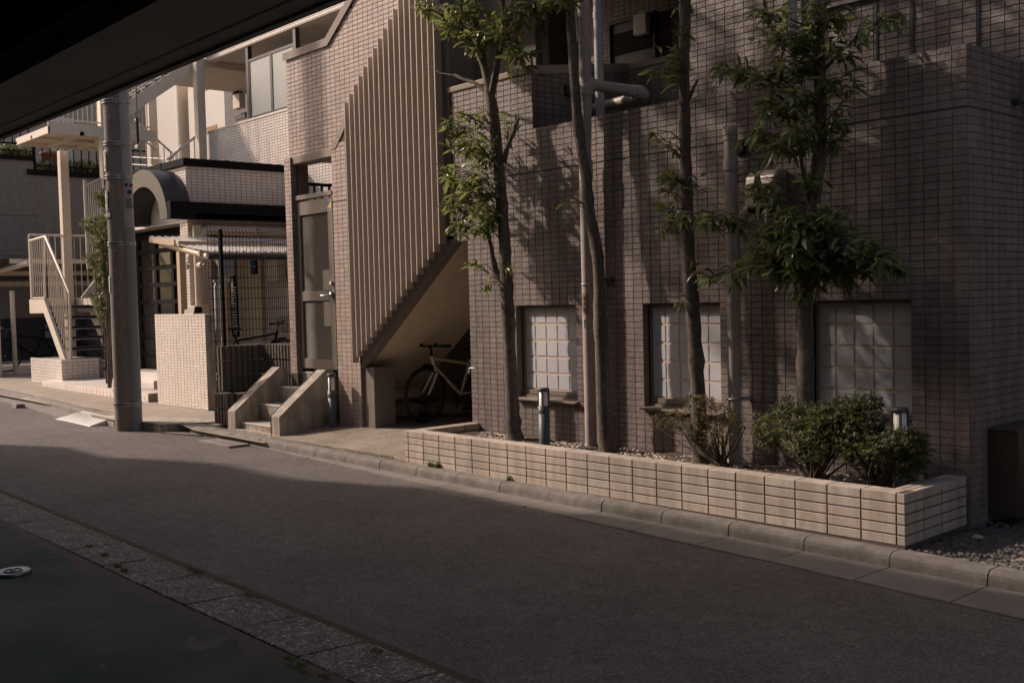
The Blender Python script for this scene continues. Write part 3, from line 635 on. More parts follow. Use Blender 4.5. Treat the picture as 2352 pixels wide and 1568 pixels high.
# slate gravel right of the planter
gx=[]
def gr():
    while True:
        x=R_.uniform(.0,2.2); y=R_.uniform(-.81,2.2)
        if x>.62+ (y+.8)*1.1+.3 and y<-.3: continue
        return x,y
pebbles('gravel','dark slate gravel filling the corner right of the planter and under the steel cabinet',6500,gr,lambda x,y:H(x)-.03+.03*math.exp(-((x-.3)**2)*2),.009,.022,gravm,.6,'gravel')
pebbles('gravel_stone','single pale stone lying on the dark slate gravel',1,lambda:(.2,-.33),lambda x,y:H(x)+.02,.04,.045,pebm,.6,'stone')['kind']='stuff'

# ================================================================== STEPS
S=thing('entrance_steps','weathered concrete entrance steps with sloping side walls below the ribbed glass door','steps',(-8.2,-.4,.1))
prof=[(-.735,-.1),(-.735,.315),(-.10,.815),(.0,.815),(.0,-.1)]
for xa,xb in ((-8.95,-8.745),(-7.88,-7.675)):
    m_=MB(); m_.prism(prof,'x',xa,xb); ob('side_wall', m_, concrete, S, bevel=.008)
m_=MB(); m_.prism([(-.10,-.1),(-.10,.8145),(.0,.8145),(.0,-.1)],'x',-7.67,-7.44); 
sy=[-.67,-.41,-.14,.06]; szz=[.185,.39,.585,.765]
for i in range(4):
    m_=MB(); m_.box(-8.744,-7.881,sy[i],sy[i+1] if i<3 else .3,-.1,szz[i]-.004); s_=ob('step', m_, concrete, S, bevel=.004)
    ob('nosing', MB().box(-8.743,-7.882,sy[i]-.006,sy[i]+.045,szz[i]-.022,szz[i]), M_plain('nosing',(.46,.41,.34),.8,bs=.1), s_, bevel=.003)
ob('base_slab', MB().box(-8.95,-7.72,-.74,-.66,-.1,H(-8.3)+.012), concrete, S, bevel=.005)

# ================================================================== BOLLARD LIGHTS
def bollard(label,x,y,z,r,h):
    t=thing('bollard_light',label,'bollard light',(x,y,z),group='grey bollard lights along the building')
    ob('post', MB().lathe((x,y,z),[(r,0),(r,h*.64),(0,h*.64)],20), bollm, t)
    ob('collar', MB().lathe((x,y,z),[(r*1.05,h*.6),(r*1.05,h*.715),(0,h*.715)],20), bollm, t)
    ob('lamp_diffuser', MB().lathe((x,y,z),[(r*.80,h*.715),(r*.80,h*.955),(0,h*.955)],16), lampm, t)
    for k in range(4):
        a=k*pi/2+.55; m_=MB(); cx,cy=x+cos(a)*r*.93,y+sin(a)*r*.93; m_.box(cx-.006,cx+.006,cy-.006,cy+.006,z+h*.71,z+h*.955); ob('cage_bar', m_, bollm, t)
    ob('cap', MB().lathe((x,y,z),[(0,h*.95),(r*1.0,h*.95),(r*1.05,h*.96),(r*1.05,h*.985),(r*.95,h),(0,h)],20), bollm, t)
bollard('grey bollard light beside the right side wall of the entrance steps',-7.46,-.16,.09,.050,.70)
bollard('grey bollard light in the planter between the first two tree trunks',-3.61,-.42,SZ-.02,.050,.555)
bollard('grey bollard light half hidden by the green shrub at the right end of the planter',-.277,-.40,SZ-.02,.052,.58)

# ================================================================== PIPES
def pipe(name,label,segs,group=None,loc=None,cat='pipe'):
    t=thing(name,label,cat,loc or segs[0][1][0],group=group)
    for nm,path,r,mt in segs: ob(nm, MB().tube(path,r,16), mt, t)
    return t
x1=-3.30; yy=-.12
t=pipe('standpipe','tall taupe fire standpipe that bends back over the parapet between the first two windows',[
 ('pipe',[(x1-.03,yy,.25),(x1-.03,yy,2.55),(x1,yy,3.40)],.052,pipem),
 ('collar',[(x1-.02,yy,2.62),(x1-.017,yy,2.80)],.060,pipem),
 ('elbow',[(x1,yy,3.36),(x1,yy,3.42),(x1,yy+.03,3.455),(x1,yy+.08,3.465)],.066,pipem),
 ('cross_pipe',[(x1,yy+.04,3.46),(x1,.60,3.46)],.052,pipem),
 ('collar',[(x1,.50,3.46),(x1,.545,3.46)],.062,pipem),
 ('elbow',[(x1,.54,3.46),(x1,.60,3.46),(x1-.02,.66,3.455),(x1-.10,.68,3.45)],.063,pipem),
 ('return_pipe',[(x1-.04,.68,3.44),(x1-1.1,.68,3.40)],.052,pipem),
 ('riser',[(x1,yy,3.42),(x1-.01,yy,6.6)],.054,pipem)])
# label plate wrapped round the pipe
ca=math.atan2(CAM.y-yy,CAM.x-(x1-.03))
def wrap(z0,z1,a0,a1,r,mt,nm):
    m_=MB(); n_=6; V=[]
    for k in range(n_+1):
        a=a0+(a1-a0)*k/n_
        V+=[(x1-.03+cos(a)*r,yy+sin(a)*r,z0),(x1-.03+cos(a)*r,yy+sin(a)*r,z1)]
    m_.add(V,[(2*k,2*k+2,2*k+3,2*k+1) for k in range(n_)]); ob(nm,m_,mt,t)
zt1=A(1348,674,y=yy).z; zt0=A(1348,722,y=yy).z
wrap(zt0,zt1,ca-1.35,ca+.15,.0535,M_plain('label_brown',(.27,.19,.15),.5,bs=0),'label_plate')
aa=ca-.62; o_=(x1-.03+cos(aa)*.0565,yy+sin(aa)*.0565)
ux=(-sin(aa),cos(aa),0); hh=(zt1-zt0)
for k,chh in enumerate('消火管'): text(chh,.042,inkm,t,(o_[0],o_[1],zt1-hh*(.22+.28*k)),ux,(0,0,1))
za1=A(1348,731,y=yy).z; za0=A(1348,753,y=yy).z
V=[(-.006,za0),(.006,za0),(.006,za1-.03),(.014,za1-.03),(0,za1),(-.014,za1-.03),(-.006,za1-.03)]
ob('arrow', MB().add([(o_[0]+ux[0]*a_,o_[1]+ux[1]*a_,b_) for a_,b_ in V],[(0,1,2,3,4,5,6)]), inkm, t)
for zc_ in (1.72,): ob('clamp', MB().torus((x1-.03,yy,zc_),(1,0,0),(0,1,0),.055,.006,24,6).bar((x1+.02,yy,zc_),(x1+.05,0,zc_),.01,.02), galv, t)
pipe('drainpipe','slim grey drainpipe rising behind the fire standpipe above the parapet',[('pipe',[(-3.71,.5,2.6),(-3.72,.5,6.6)],.043,pvc),('joint',[(-3.715,.5,4.2),(-3.715,.5,4.26)],.047,pvc)])
x3=-1.785; z3=2.88
t=pipe('vent_pipe','capped taupe pipe with a side outlet into the wall between the second and third windows',[
 ('pipe',[(x3,yy,.24),(x3,yy,z3-.02)],.050,pipem),('cap',[(x3,yy,z3-.06),(x3,yy,z3),(x3,yy,z3+.006)],[.058,.058,.04],pipem),
 ('collar',[(x3,yy,z3-.33),(x3,yy,z3-.24)],.059,pipem),('outlet',[(x3,yy,z3-.15),(x3,.0,z3-.15)],.046,pipem),('outlet_ring',[(x3,-.02,z3-.15),(x3,0,z3-.15)],.062,blackr),
 ('joint_ring',[(x3,yy,z3-.10),(x3,yy,z3-.07)],.056,pipem)])
for zc_ in (A(1680,532,y=yy).z,A(1680,915,y=yy).z):
    ob('clamp', MB().torus((x3,yy,zc_),(1,0,0),(0,1,0),.053,.008,24,6).bar((x3+.03,yy+.03,zc_),(x3+.06,0,zc_),.012,.03), galv, t)
pipe('upper_drainpipe','taupe drainpipe on the upper wall behind the crown of the rightmost tree',[('pipe',[(-1.775,.73,3.0),(-1.79,.73,6.6)],.046,pipem)])
# vent hood
hx0,hx1,hz0,hz1=-1.63,-1.36,2.24,2.53
t=thing('vent_hood','rounded stainless range hood vent fixed on the pink tiled wall left of the rightmost tree','vent hood',(-1.5,0,2.3))
pr=[(0,hz0),(-.17,hz0),(-.17,hz1-.11),(-.155,hz1-.05),(-.11,hz1-.01),(-.05,hz1),(0,hz1)]
m_=MB(); m_.prism(pr,'x',hx0,hx1); me=fix_normals(m_.mesh('hood')); ob('hood', me, M_plain('hood_metal',(.30,.26,.23),.33,metal=.5,bs=0), t, bevel=.02)
ob('hood_band', MB().box(hx0-.004,hx0+.03,-.176,-.0,hz0,hz0+.02), galv, t); ob('grille', MB().box(hx0+.02,hx1-.02,-.15,0,hz0-.03,hz0), black, t)
t=thing('junction_box','small grey junction box on the pink tiled wall just right of the second trunk','junction box',(-3.4,0,1.7))
q0=A(1389,637,y=-.03); q1=A(1406,650,y=-.03); ob('box', MB().box(q0.x,q1.x,-.035,0,q1.z,q0.z), dsteel, t, bevel=.003)

# ================================================================== CABINET
C_=thing('fire_cabinet','dark stainless fire extinguisher cabinet with red lettering beyond the right corner of the wall','cabinet',(.1,.5,.1))
cb=ob('body', MB().box(.002,.197,.252,.80,.075,.652), steelbox, C_, bevel=.004); ob('lid', MB().box(.002,.205,.244,.81,.652,.662), steelbox, C_)
ob('door', MB().box(.197,.203,.262,.79,.09,.46), steelbox, C_, bevel=.002); ob('door', MB().box(.197,.203,.262,.79,.47,.645), steelbox, C_, bevel=.002)
ob('handle', MB().tube([(.203,.32,.40),(.218,.32,.40),(.218,.32,.32),(.203,.32,.32)],.004,6), chrome, C_)
for k,chh in enumerate('消火器'): text(chh,.085,redm,C_,(.2045,.40,[.55,.40,.27][k]),(0,1,0),(0,0,1))

# ================================================================== EAVE AND GARAGE (near side)
G=thing('garage_building','dark garage building over the camera whose beam and eave cross the top left corner','garage',(-2,-8,0))
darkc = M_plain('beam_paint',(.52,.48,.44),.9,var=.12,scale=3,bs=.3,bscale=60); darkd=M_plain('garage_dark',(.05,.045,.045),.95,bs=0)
ob('beam', MB().box(-15,7,-5.70,-5.36,2.40,2.75), darkc, G)
ob('beam_drip_edge', MB().box(-15,7,-5.36,-5.335,2.392,3.0), darkc, G)
ob('beam_groove', MB().box(-15,7,-5.44,-5.428,2.3985,2.41), inkm, G)
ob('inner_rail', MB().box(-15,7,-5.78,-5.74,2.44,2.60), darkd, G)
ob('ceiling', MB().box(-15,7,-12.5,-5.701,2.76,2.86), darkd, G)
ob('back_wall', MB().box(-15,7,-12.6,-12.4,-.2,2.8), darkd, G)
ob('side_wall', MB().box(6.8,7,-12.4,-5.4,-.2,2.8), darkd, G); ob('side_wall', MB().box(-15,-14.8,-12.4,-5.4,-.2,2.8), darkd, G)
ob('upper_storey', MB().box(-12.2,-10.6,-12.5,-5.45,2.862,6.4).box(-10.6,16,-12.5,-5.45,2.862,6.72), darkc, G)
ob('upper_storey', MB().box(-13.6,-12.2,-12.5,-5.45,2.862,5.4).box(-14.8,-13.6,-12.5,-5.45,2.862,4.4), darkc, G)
# concrete disc cover on the garage floor
t=thing('floor_hatch','small round steel hatch cover with a central knob on the green garage floor','hatch cover',(-3.77,-4.84,0))
q=A(30,1315,z=H(-3.8)-.07); c0=(q.x,q.y,H(q.x)-.075)
ob('rim', MB().lathe(c0,[(.105,0),(.108,.014),(.098,.022),(.085,.018),(.0,.018)],32), M_plain('worn_steel',(.22,.21,.21),.4,metal=.8,bs=0), t)
ob('inner_ring', MB().torus((c0[0],c0[1],c0[2]+.02),(1,0,0),(0,1,0),.05,.006), M_plain('steel_dark',(.15,.15,.15),.4,metal=.8,bs=0), t); ob('knob', MB().lathe((c0[0],c0[1],c0[2]+.018),[(.018,0),(.014,.014),(0,.016)],12), galv, t)

pebbles('street_grit','fine grit and tiny stones lying along the gutter at the foot of the kerb',900,lambda:(R_.uniform(-10,2.2),-.965-.45*R_.random()**2.2),lambda x,y:H(x)-.088,.002,.006,pebm,.6,'grit')
pebbles('road_grit','scattered grit on the asphalt beside the near aggregate gutter',500,lambda:(R_.uniform(-8,1.5),-3.95+.5*R_.random()**2),lambda x,y:road_z(x,y)-.001,.002,.006,pebm,.6,'grit')

# ================================================================== WHITE TILED BUILDING
Wb=thing('apartment_building','white tiled building with an arched black entrance canopy and an open corridor above','apartment building',(-14,2,0))
wc=Cladding(gap=.007)
EX=-13.54; ZE=3.93
ob('wall', MB().box(-16.9,EX-.3,1.008,1.3,3.0,ZE).box(-13.82,EX-.008,1.008,3.2,3.0,ZE), groutw, Wb); ob('wall', MB().box(-13.82,EX-.008,1.008,1.38,-.1,2.999), groutw, Wb)
wc.wall(Wb,white,'x',EX-.008,1,1.0,22,.1,ZE,75,RP,lambda u,v,a,b: v>3.0 or u<1.40)
wc.wall(Wb,white,'y',1.008,-1,EX-.1*33,33,.1,ZE,18,RP)
wc.wall(Wb,white,'y',1.008,-1,EX-.3,3,.1,3.0,57,RP)
ob('roof_edge', MB().box(-16.9,EX+.04,.95,1.08,ZE,ZE+.125).box(EX-.10,EX+.04,1.08,3.2,ZE,ZE+.125), black, Wb, bevel=.006)
for yv in (1.75,): ob('roof_edge_joint', MB().box(EX-.11,EX+.045,yv-.03,yv+.03,ZE-.006,ZE+.132), black, Wb)
ob('roof_edge_joint', MB().box(-14.42,-14.36,.943,1.09,ZE-.006,ZE+.132), black, Wb)
ob('entrance_roof', MB().box(-16.9,EX-.02,1.05,3.2,ZE-.1,ZE+.02), groutw, Wb)
# parapet wall of the corridor, back walls, slabs
PY=3.2; zp=5.13
ob('wall', MB().box(-17.15,-9.0,PY+.008,PY+.16,-.1,zp-.02), groutw, Wb)
wc.wall(Wb,white,'y',PY+.008,-1,-17.15,70,.1,zp-.02,98,RP,lambda u,v,a,b: v>3.5 or u>-15.5)
ob('parapet_cap', MB().box(-17.16,-9.0,PY-.01,PY+.18,zp-.02,zp+.02), cream, Wb, bevel=.005)
zf=6.60
ob('slab', MB().box(-19.2,-7.5,PY+.01,5.6,zf,zf+.25), soffm, Wb)
ob('fascia', MB().box(-17.1,-7.5,PY+.008,PY+.2,zf-.04,8.4), groutw, Wb)
wc.wall(Wb,white,'y',PY+.008,-1,-17.1,96,.1,zf-.04+24*RP,24,RP)
ob('fascia_soffit', MB().box(-17.1,-7.5,PY+.01,PY+.2,zf-.055,zf-.04), soffm, Wb)
ob('wall', MB().box(-18.6,-8.5,5.008,5.2,3.9,zf), groutw, Wb)
wc.wall(Wb,white,'y',5.008,-1,-18.6,101,.1,zf,50,RP)
ob('corridor_floor', MB().box(-18.6,-8.5,PY+.1,5.2,3.85,4.0), greyfloor, Wb)
# frosted screens
post = M_plain('screen_post',(.055,.05,.055),.4,metal=.3,bs=0)
yy_=PY+.05; xs_=[A(571,200,y=yy_).x, A(678,100,y=yy_).x]
for xv in xs_: ob('screen_post', MB().box(xv-.045,xv+.045,yy_-.02,yy_+.07,zp,zf-.05), post, Wb)
sa=A(575,250,y=yy_); ztp=A(575,142,y=yy_).z; zbt=A(575,270,y=yy_).z
xa_=xs_[0]+.045; xb_=xs_[1]-.045; xm_=(xa_+xb_)/2; xm_=A(624,180,y=yy_).x
for (u,v) in ((xa_,xm_),(xm_,xb_)):
    f_=ob('frosted_screen', MB().box(u,v,yy_,yy_+.012,zbt,ztp), frost, Wb)
    ob('frame', MB().box(u,u+.04,yy_-.012,yy_+.03,zbt,ztp).box(v-.04,v,yy_-.012,yy_+.03,zbt,ztp).box(u,v,yy_-.015,yy_+.03,ztp-.005,ztp+.045).box(u,v,yy_-.015,yy_+.03,zbt-.045,zbt+.005), post, f_)
q=A(494,192,z=zf-.05); lf=ob('ceiling_lamp', MB().box(q.x-.65,q.x+.65,q.y-.12,q.y+.12,zf-.10,zf-.002), labelm, Wb, bevel=.02); ob('tube', MB().tube([(q.x-.6,q.y,zf-.12),(q.x+.6,q.y,zf-.12)],.018,8), lampm, lf)
for (px0,py0,px1,py1,nm,mt,d) in ((474,310,498,286,'cork_board',woodm,.02),(543,232,556,211,'intercom_box',black,.12),(548,253,562,215,'meter_cabinet',cream,.15),(543,278,566,258,'door_leaf',dsteel,.05),(590,270,600,262,'letter_box',labelm,.1)):
    a=A(px0,py0,y=4.99); b=A(px1,py1,y=4.99); ob(nm, MB().box(a.x,b.x,5.0-d,5.0,a.z,b.z), mt, Wb, bevel=.004)
ob('yard_floor', MB().box(-13.5,-9.72,.30,3.19,.0,.42), gutterm, Wb)
# arched canopy
yf,yb=.57,1.0; cx,cz,ro=-14.30,3.03,.95; ri=.68
pts=[(cx+ro*cos(pi*k/28),cz+ro*.93*sin(pi*k/28)) for k in range(29)]+[(cx+ri*cos(pi*k/28),cz+.02+ri*.85*sin(pi*k/28)) for k in range(28,-1,-1)]
m_=MB(); n_=29; V=[]
for yv in (yf,yb): V+=[(p_[0],yv,p_[1]) for p_ in pts]
m2=2*n_
F=[(k,k+1,m2-2-k,m2-1-k) for k in range(n_-1)]+[(m2+m2-1-k,m2+m2-2-k,m2+k+1,m2+k) for k in range(n_-1)]
m_.add(V,F); m_.add(V,[(k,m2+k,m2+k+1,k+1) for k in range(n_-1)],True); m_.add(V,[(n_+k,m2+n_+k,m2+n_+k+1,n_+k+1) for k in range(n_-1)],True); m_.add(V,[(0,m2-1,2*m2-1,m2),(n_-1,m2+n_-1,m2+n_,n_)])
me=fix_normals(m_.mesh('arch')); ob('arched_canopy', me, M_plain('canopy_metal',(.028,.026,.026),.42,metal=0,var=.25,scale=4,bs=0), Wb)
ob('canopy_beam', MB().box(-13.36,-13.22,yf,2.95,3.03,3.31), black, Wb, bevel=.006); ob('canopy_beam', MB().box(-13.22,EX,1.0,2.95,3.05,3.12), black, Wb)
# door lattice
yd=1.45; xa=A(318,700,y=yd).x; xb=A(423,700,y=yd).x; zt_=A(400,521,y=yd).z; zb_=A(400,858,y=yd).z
e_=ob('entrance_door', MB().box(xa-.9,xb,yd,yd+.10,zt_-.16,zt_), black, Wb)
cols=[A(v,640,y=yd).x for v in (318,357,396,423)]; zr=[A(360,v,y=yd).z for v in (541,576,615,654,693,732,771,810,850,862)]
for cxx in cols[:3]+[cols[0]-.68,cols[0]-1.36]: ob('bar', MB().box(cxx-.055,cxx+.055,yd,yd+.07,zb_,zt_-.16), black, e_)
ob('bar', MB().box(cols[3]-.05,cols[3],yd,yd+.07,zb_,zt_-.16), black, e_)
for z in zr: ob('bar', MB().box(cols[0]-1.4,cols[3],yd+.003,yd+.065,z-.04,z+.04), black, e_)
zz=[zt_-.16]+zr
allc=[cols[0]-1.36,cols[0]-.68]+cols
for i in range(len(allc)-1):
    for j in range(len(zr)-1):
        ob('pane', MB().box(allc[i]+.055,allc[i+1]-.055,yd+.03,yd+.036,zr[j+1]+.04,zr[j]-.04), paneg, e_)
ob('pull_handle', MB().tube([(cols[0]-.1,yd-.07,1.45),(cols[0]-.1,yd-.07,2.1)],.02,8), M_plain('wood_handle',(.12,.06,.03),.4,bs=0), e_)
ob('wall', MB().box(-17.2,-13.82,4.2,4.3,-.1,3.9), groutw, Wb); wc.wall(Wb,white,'y',4.2,-1,-17.1,32,.1,3.4,60,RP)  # white lobby tiles added to stand for a reflection in the panes
ob('lobby_ceiling', MB().box(-17.2,-13.8,1.35,4.2,3.35,3.45), groutw, Wb)
ob('wall', MB().box(-17.3,-17.2,1.0,4.2,-.1,3.9), groutw, Wb)
# address plates on the pillar
for (py0,py1,mt) in ((588,602,labelm),(607,616,navy)):
    a=A(425,py1,y=.99); b=A(431,py0,y=.99); ob('address_plate', MB().box(a.x,b.x,.985,.999,a.z,b.z), mt, Wb)
    text('H-' if mt is navy else '3', .09, labelm if mt is navy else inkm, Wb, ((a.x+b.x)/2,.983,(a.z+b.z)/2),(1,0,0),(0,0,1))
# cream wall, meter box, poster and duct at the back of the yard
ob('cream_wall_panel', MB().box(A(472,700,y=3.1).x,A(597,700,y=3.1).x,3.12,3.19,.1,3.0), M_plain('yard_wall_cream',(.66,.53,.38),.7,var=.06,bs=.05), Wb)
a=A(623,646,y=3.1); b=A(645,591,y=3.1); ob('meter_box', MB().box(a.x,b.x,3.02,3.19,a.z,b.z), cream, Wb, bevel=.006)
a=A(577,630,y=3.1); b=A(589,598,y=3.1); ps=ob('poster', MB().box(a.x,b.x,3.09,3.12,a.z,b.z), black, Wb)
for i,(mt,f0,f1) in enumerate(((bluem,.62,.95),(labelm,.5,.6),(bluem,.28,.48),(redm,.08,.24))): ob('print', MB().box(a.x+.03,b.x-.03,3.087,3.0895,a.z+(b.z-a.z)*f0,a.z+(b.z-a.z)*f1), mt, ps)
duct=M_plain('duct_beige',(.50,.43,.35),.5,var=.05,bs=0)
dx=EX+.16; z_=A(500,528,x=dx).z; y0_=A(455,535,x=dx).y
ob('duct', MB().tube([(dx,y0_,z_-.55),(dx,y0_,z_-.16),(dx,y0_+.05,z_-.05),(dx,y0_+.16,z_),(dx,3.1,z_)],.085,16), duct, Wb)
yv=A(457,650,x=dx).y; ob('gas_pipe', MB().tube([(dx,yv,.9),(dx,yv,A(457,560,x=dx).z+.3)],.07,16), duct, Wb); ob('pipe_base', MB().box(dx-.16,dx+.16,yv-.16,yv+.16,.1,A(457,702,x=dx).z), duct, Wb, bevel=.01)
zv=A(460,610,x=dx).z; ob('valve', MB().tube([(dx+.02,yv,zv),(dx+.16,yv,zv)],.06,12), duct, Wb); ob('valve_cap', MB().tube([(dx+.16,yv,zv),(dx+.24,yv,zv)],.025,10), pvcd, Wb)
wc.build(300)

# tiled entrance platform and small planter
T_=thing('tiled_platform','low step platform paved with white tiles in front of the arched entrance and steel stair','platform',(-15,.5,.2))
py=-.12; z1=A(258,901,y=py).z; z0=A(258,917,y=py).z
zL=.285
ob('core', MB().box(-17.55,-12.75,py+.01,1.6,-.05,zL-.01), groutw, T_)
for i in range(32):
    w_=.15; m_=MB(); xx=-17.55+i*w_; m_.box(xx+.006,xx+w_-.006,py,py+.02,.10,zL-.03); ob('tile', m_, white, T_, bevel=.002)
for r in range(8):
    for i in range(16):
        m_=MB(); xx=-17.55+i*.3; m_.box(xx+.004,xx+.296,py+r*.2+.004,py+r*.2+.196,zL-.03,zL); ob('tile', m_, white, T_)
ob('upper_step', MB().box(-16.5,-12.9,1.0,1.6,zL,zL+.16), white, T_, bevel=.004)
pt=thing('small_tiled_planter','small planter clad in white tiles standing under the landing of the steel stair','planter',(-17.9,.3,.1))
a=A(72,875,y=.12); b=A(143,880,y=.12); x0,x1=a.x,b.x; ztop=A(73,822,y=.12).z
ob('core', MB().box(x0+.008,x1-.008,.128,.9,-.05,ztop-.01), groutw, pt)
c3=Cladding(gap=.007); nn=int((x1-x0)/.1); c3.wall(pt,white,'y',.128,-1,x0,nn,(x1-x0)/nn,ztop,11,.1/1.7); c3.wall(pt,white,'x',x1-.008,1,.12,7,.1,ztop,11,.1/1.7); c3.build(160)
ob('rim', MB().box(x0,x1,.12,.18,ztop-.008,ztop+.004), white, pt); ob('soil', MB().box(x0+.05,x1-.05,.18,.85,ztop-.1,ztop-.03), soilm, pt)

# low white tiled wall
L_=thing('tiled_wall','freestanding chest high white tiled wall panel beside the utility pole','wall',(-11.7,0,.1))
x0,x1=-12.50,-10.82; zt_=1.50
ob('core', MB().box(x0+.008,x1-.0,-.072,.06,.05,zt_-.012), concrete, L_)
c4=Cladding(gap=.007); c4.wall(L_,white,'y',-.072,-1,x0,16,(x1-x0)/16,zt_,32,.0425); c4.build(567)
ob('cap', MB().box(x0,x1,-.08,.06,zt_-.012,zt_), white, L_, bevel=.003)
t=thing('wall_lamp','small silver flood lamp lying on top of the white tiled wall','lamp',(-11.4,0,1.5))
a=A(441,712,y=-.02); m_=MB(); m_.prism([(a.x-.14,zt_),(a.x+.14,zt_),(a.x+.18,zt_+.09),(a.x-.14,zt_+.06)],'y',-.07,.05); ob('housing', m_, galv, t, bevel=.005); ob('glass', MB().box(a.x+.14,a.x+.2,-.06,.04,zt_+.02,zt_+.1), black, t)

# ================================================================== RIBBED BLOCK WALL
K=thing('block_wall','dark ribbed split face block wall carrying the black mesh fence','block wall',(-9.2,0,.1))
bx=-9.53
def ribbed(x0,x1,yy0,yy1,z0,z1,face):
    """one block with vertical ribs on the visible face"""
    m_=MB(); m_.box(x0+.004,x1-.004,yy0+.004,yy1-.004,z0+.005,z1-.005)
    L=(yy1-yy0) if face=='x' else (x1-x0); n=max(1,round(L/.075))
    for k in range(n):
        a=k*L/n+.008; b=(k+1)*L/n-.008; d=R_.uniform(.018,.03)
        if face=='x': m_.pts8([(x1-.006,yy0+a,z0+.006),(x1+d,yy0+a+.01,z0+.01),(x1+d,yy0+b-.01,z0+.01),(x1-.006,yy0+b,z0+.006),(x1-.006,yy0+a,z1-.006),(x1+d,yy0+a+.01,z1-.01),(x1+d,yy0+b-.01,z1-.01),(x1-.006,yy0+b,z1-.006)])
        else: m_.pts8([(x0+a,yy0+.006,z0+.006),(x0+a+.01,yy0-d,z0+.01),(x0+b-.01,yy0-d,z0+.01),(x0+b,yy0+.006,z0+.006),(x0+a,yy0+.006,z1-.006),(x0+a+.01,yy0-d,z1-.01),(x0+b-.01,yy0-d,z1-.01),(x0+b,yy0+.006,z1-.006)])
    ob('block', m_, splitface, K)
zb0=1.095; ch_=.2
for j in range(5):
    z1=zb0-j*ch_; z0=z1-ch_
    ribbed(bx-.15,bx,-.46,-.06,z0,z1,'x'); ribbed(bx-.15,bx,-.06,.12,z0,z1,'x')
    ribbed(bx-.15,bx,-.462,-.40,z0,z1,'y')
    ribbed(bx,bx+.45,.12,.27,z0,z1,'y'); ribbed(bx+.45,bx+.9,.12,.27,z0,z1,'y')
for j in range(2):
    z1=.50-j*.2; z0=z1-.2
    ribbed(-9.50,-9.12,-.62,-.47,z0,z1,'y')
    ribbed(-9.3,-9.12,-.62,-.3,z0,z1,'x')
# ================================================================== MESH FENCE
F_=thing('mesh_fence','black welded mesh fence with bent top wires standing on the ribbed block wall','fence',(-9.4,-.1,1.1))
fx=bx-.07; fz0=1.13; fz1=A(515,530,x=fx).z+.02
ys0=A(480,650,x=fx).y; ys1=A(603,650,x=fx).y
m_=MB(); n_=int((ys1-ys0)/.05)
for k in range(n_+1):
    y=ys0+k*.05; m_.tube([(fx,y,fz0),(fx+.03,y,fz0+.03),(fx,y,fz0+.09),(fx,y,fz1-.12),(fx+.03,y,fz1-.07),(fx,y,fz1-.03),(fx,y,fz1+.02)],.0036,4,False,False)
z=fz0+.02
while z<fz1: m_.tube([(fx,ys0,z),(fx,ys1,z)],.0036,4,False,False); z+=.137 if z<fz1-.25 else .06
ex=-8.62
k=0
x=fx
while x<ex:
    m_.tube([(x,ys1,fz0),(x,ys1-.03,fz0+.03),(x,ys1,fz0+.09),(x,ys1,fz1-.12),(x,ys1-.03,fz1-.07),(x,ys1-.06,fz1+.02)],.0036,4,False,False); x+=.05
z=fz0+.02
while z<fz1: m_.tube([(fx,ys1,z),(ex,ys1,z)],.0036,4,False,False); z+=.137 if z<fz1-.25 else .06
ob('wire_mesh', m_, black, F_, kind='stuff')
p=A(514,700,x=fx); ob('post', MB().box(fx-.045,fx-.005,p.y-.02,p.y+.02,1.07,fz1), black, F_); ob('post', MB().box(ex-.06,ex-.01,ys1-.02,ys1+.02,1.07,fz1-.05), black, F_)

# ================================================================== CORRUGATED SHELTER
O_=thing('lean_to_roof','translucent corrugated lean-to roof on beige posts behind the black mesh fence','shelter',(-11.5,1,0))
ya=.2; a=A(344,543,y=ya); b=A(474,576,y=ya)
m_=MB(); nx=2; ny=140; V=[]; ye=2.9
for i in range(ny+1):
    y=ya+(ye-ya)*i/ny; h=.016*math.sin(i*2*pi/6)
    V+=[(a.x,y,a.z+h),((a.x+b.x)/2,y,(a.z+b.z)/2+h-.02),(b.x,y,b.z+h)]
m_.add(V,[(3*i+j,3*i+j+1,3*i+3+j+1,3*i+3+j) for i in range(ny) for j in range(2)],True)
cm_=M_plain('corrugated_clear',(.80,.78,.76),.15,var=.15,scale=3,bs=0,spec=.9); _n=cm_.node_tree; _b=_n.nodes['Principled BSDF']; _t=N(_n,'ShaderNodeBsdfTranslucent'); _t.inputs[0].default_value=(.85,.8,.72,1); _x=N(_n,'ShaderNodeMixShader'); _x.inputs[0].default_value=.35
_n.links.new(_b.outputs[0],_x.inputs[1]); _n.links.new(_t.outputs[0],_x.inputs[2]); _y=N(_n,'ShaderNodeMixShader'); _tp=N(_n,'ShaderNodeBsdfTransparent'); _y.inputs[0].default_value=.3; _n.links.new(_x.outputs[0],_y.inputs[1]); _n.links.new(_tp.outputs[0],_y.inputs[2]); _n.links.new(_y.outputs[0],_n.nodes['Material Output'].inputs[0])
ob('corrugated_sheet', m_, cm_, O_)
beam=M_plain('beige_aluminium',(.46,.34,.235),.4,var=.05,bs=0)
for f,r in ((.1,.05),): pass
ob('rafter', MB().tube([(a.x+.25,ya+.08,a.z-.12),(b.x+.02,ya+.08,b.z-.10)],.05,12), beam, O_)
ob('end_board', MB().bar((a.x,ya,a.z-.05),(a.x+.9,ya,a.z-.15),.03,.09), beam, O_); ob('purlin', MB().bar((a.x+1.0,ya,a.z-.17),(a.x+1.0,ye,a.z-.17),.05,.08), beam, O_); ob('purlin', MB().bar((b.x-.25,ya,b.z-.03),(b.x-.25,ye,b.z-.03),.05,.08), beam, O_)
for pxx,yp in ((412,.28),):
    q=A(pxx+6,650,y=yp); ob('post', MB().box(q.x-.05,q.x+.05,yp-.05,yp+.05,.1,A(418,578,y=yp).z), beam, O_)
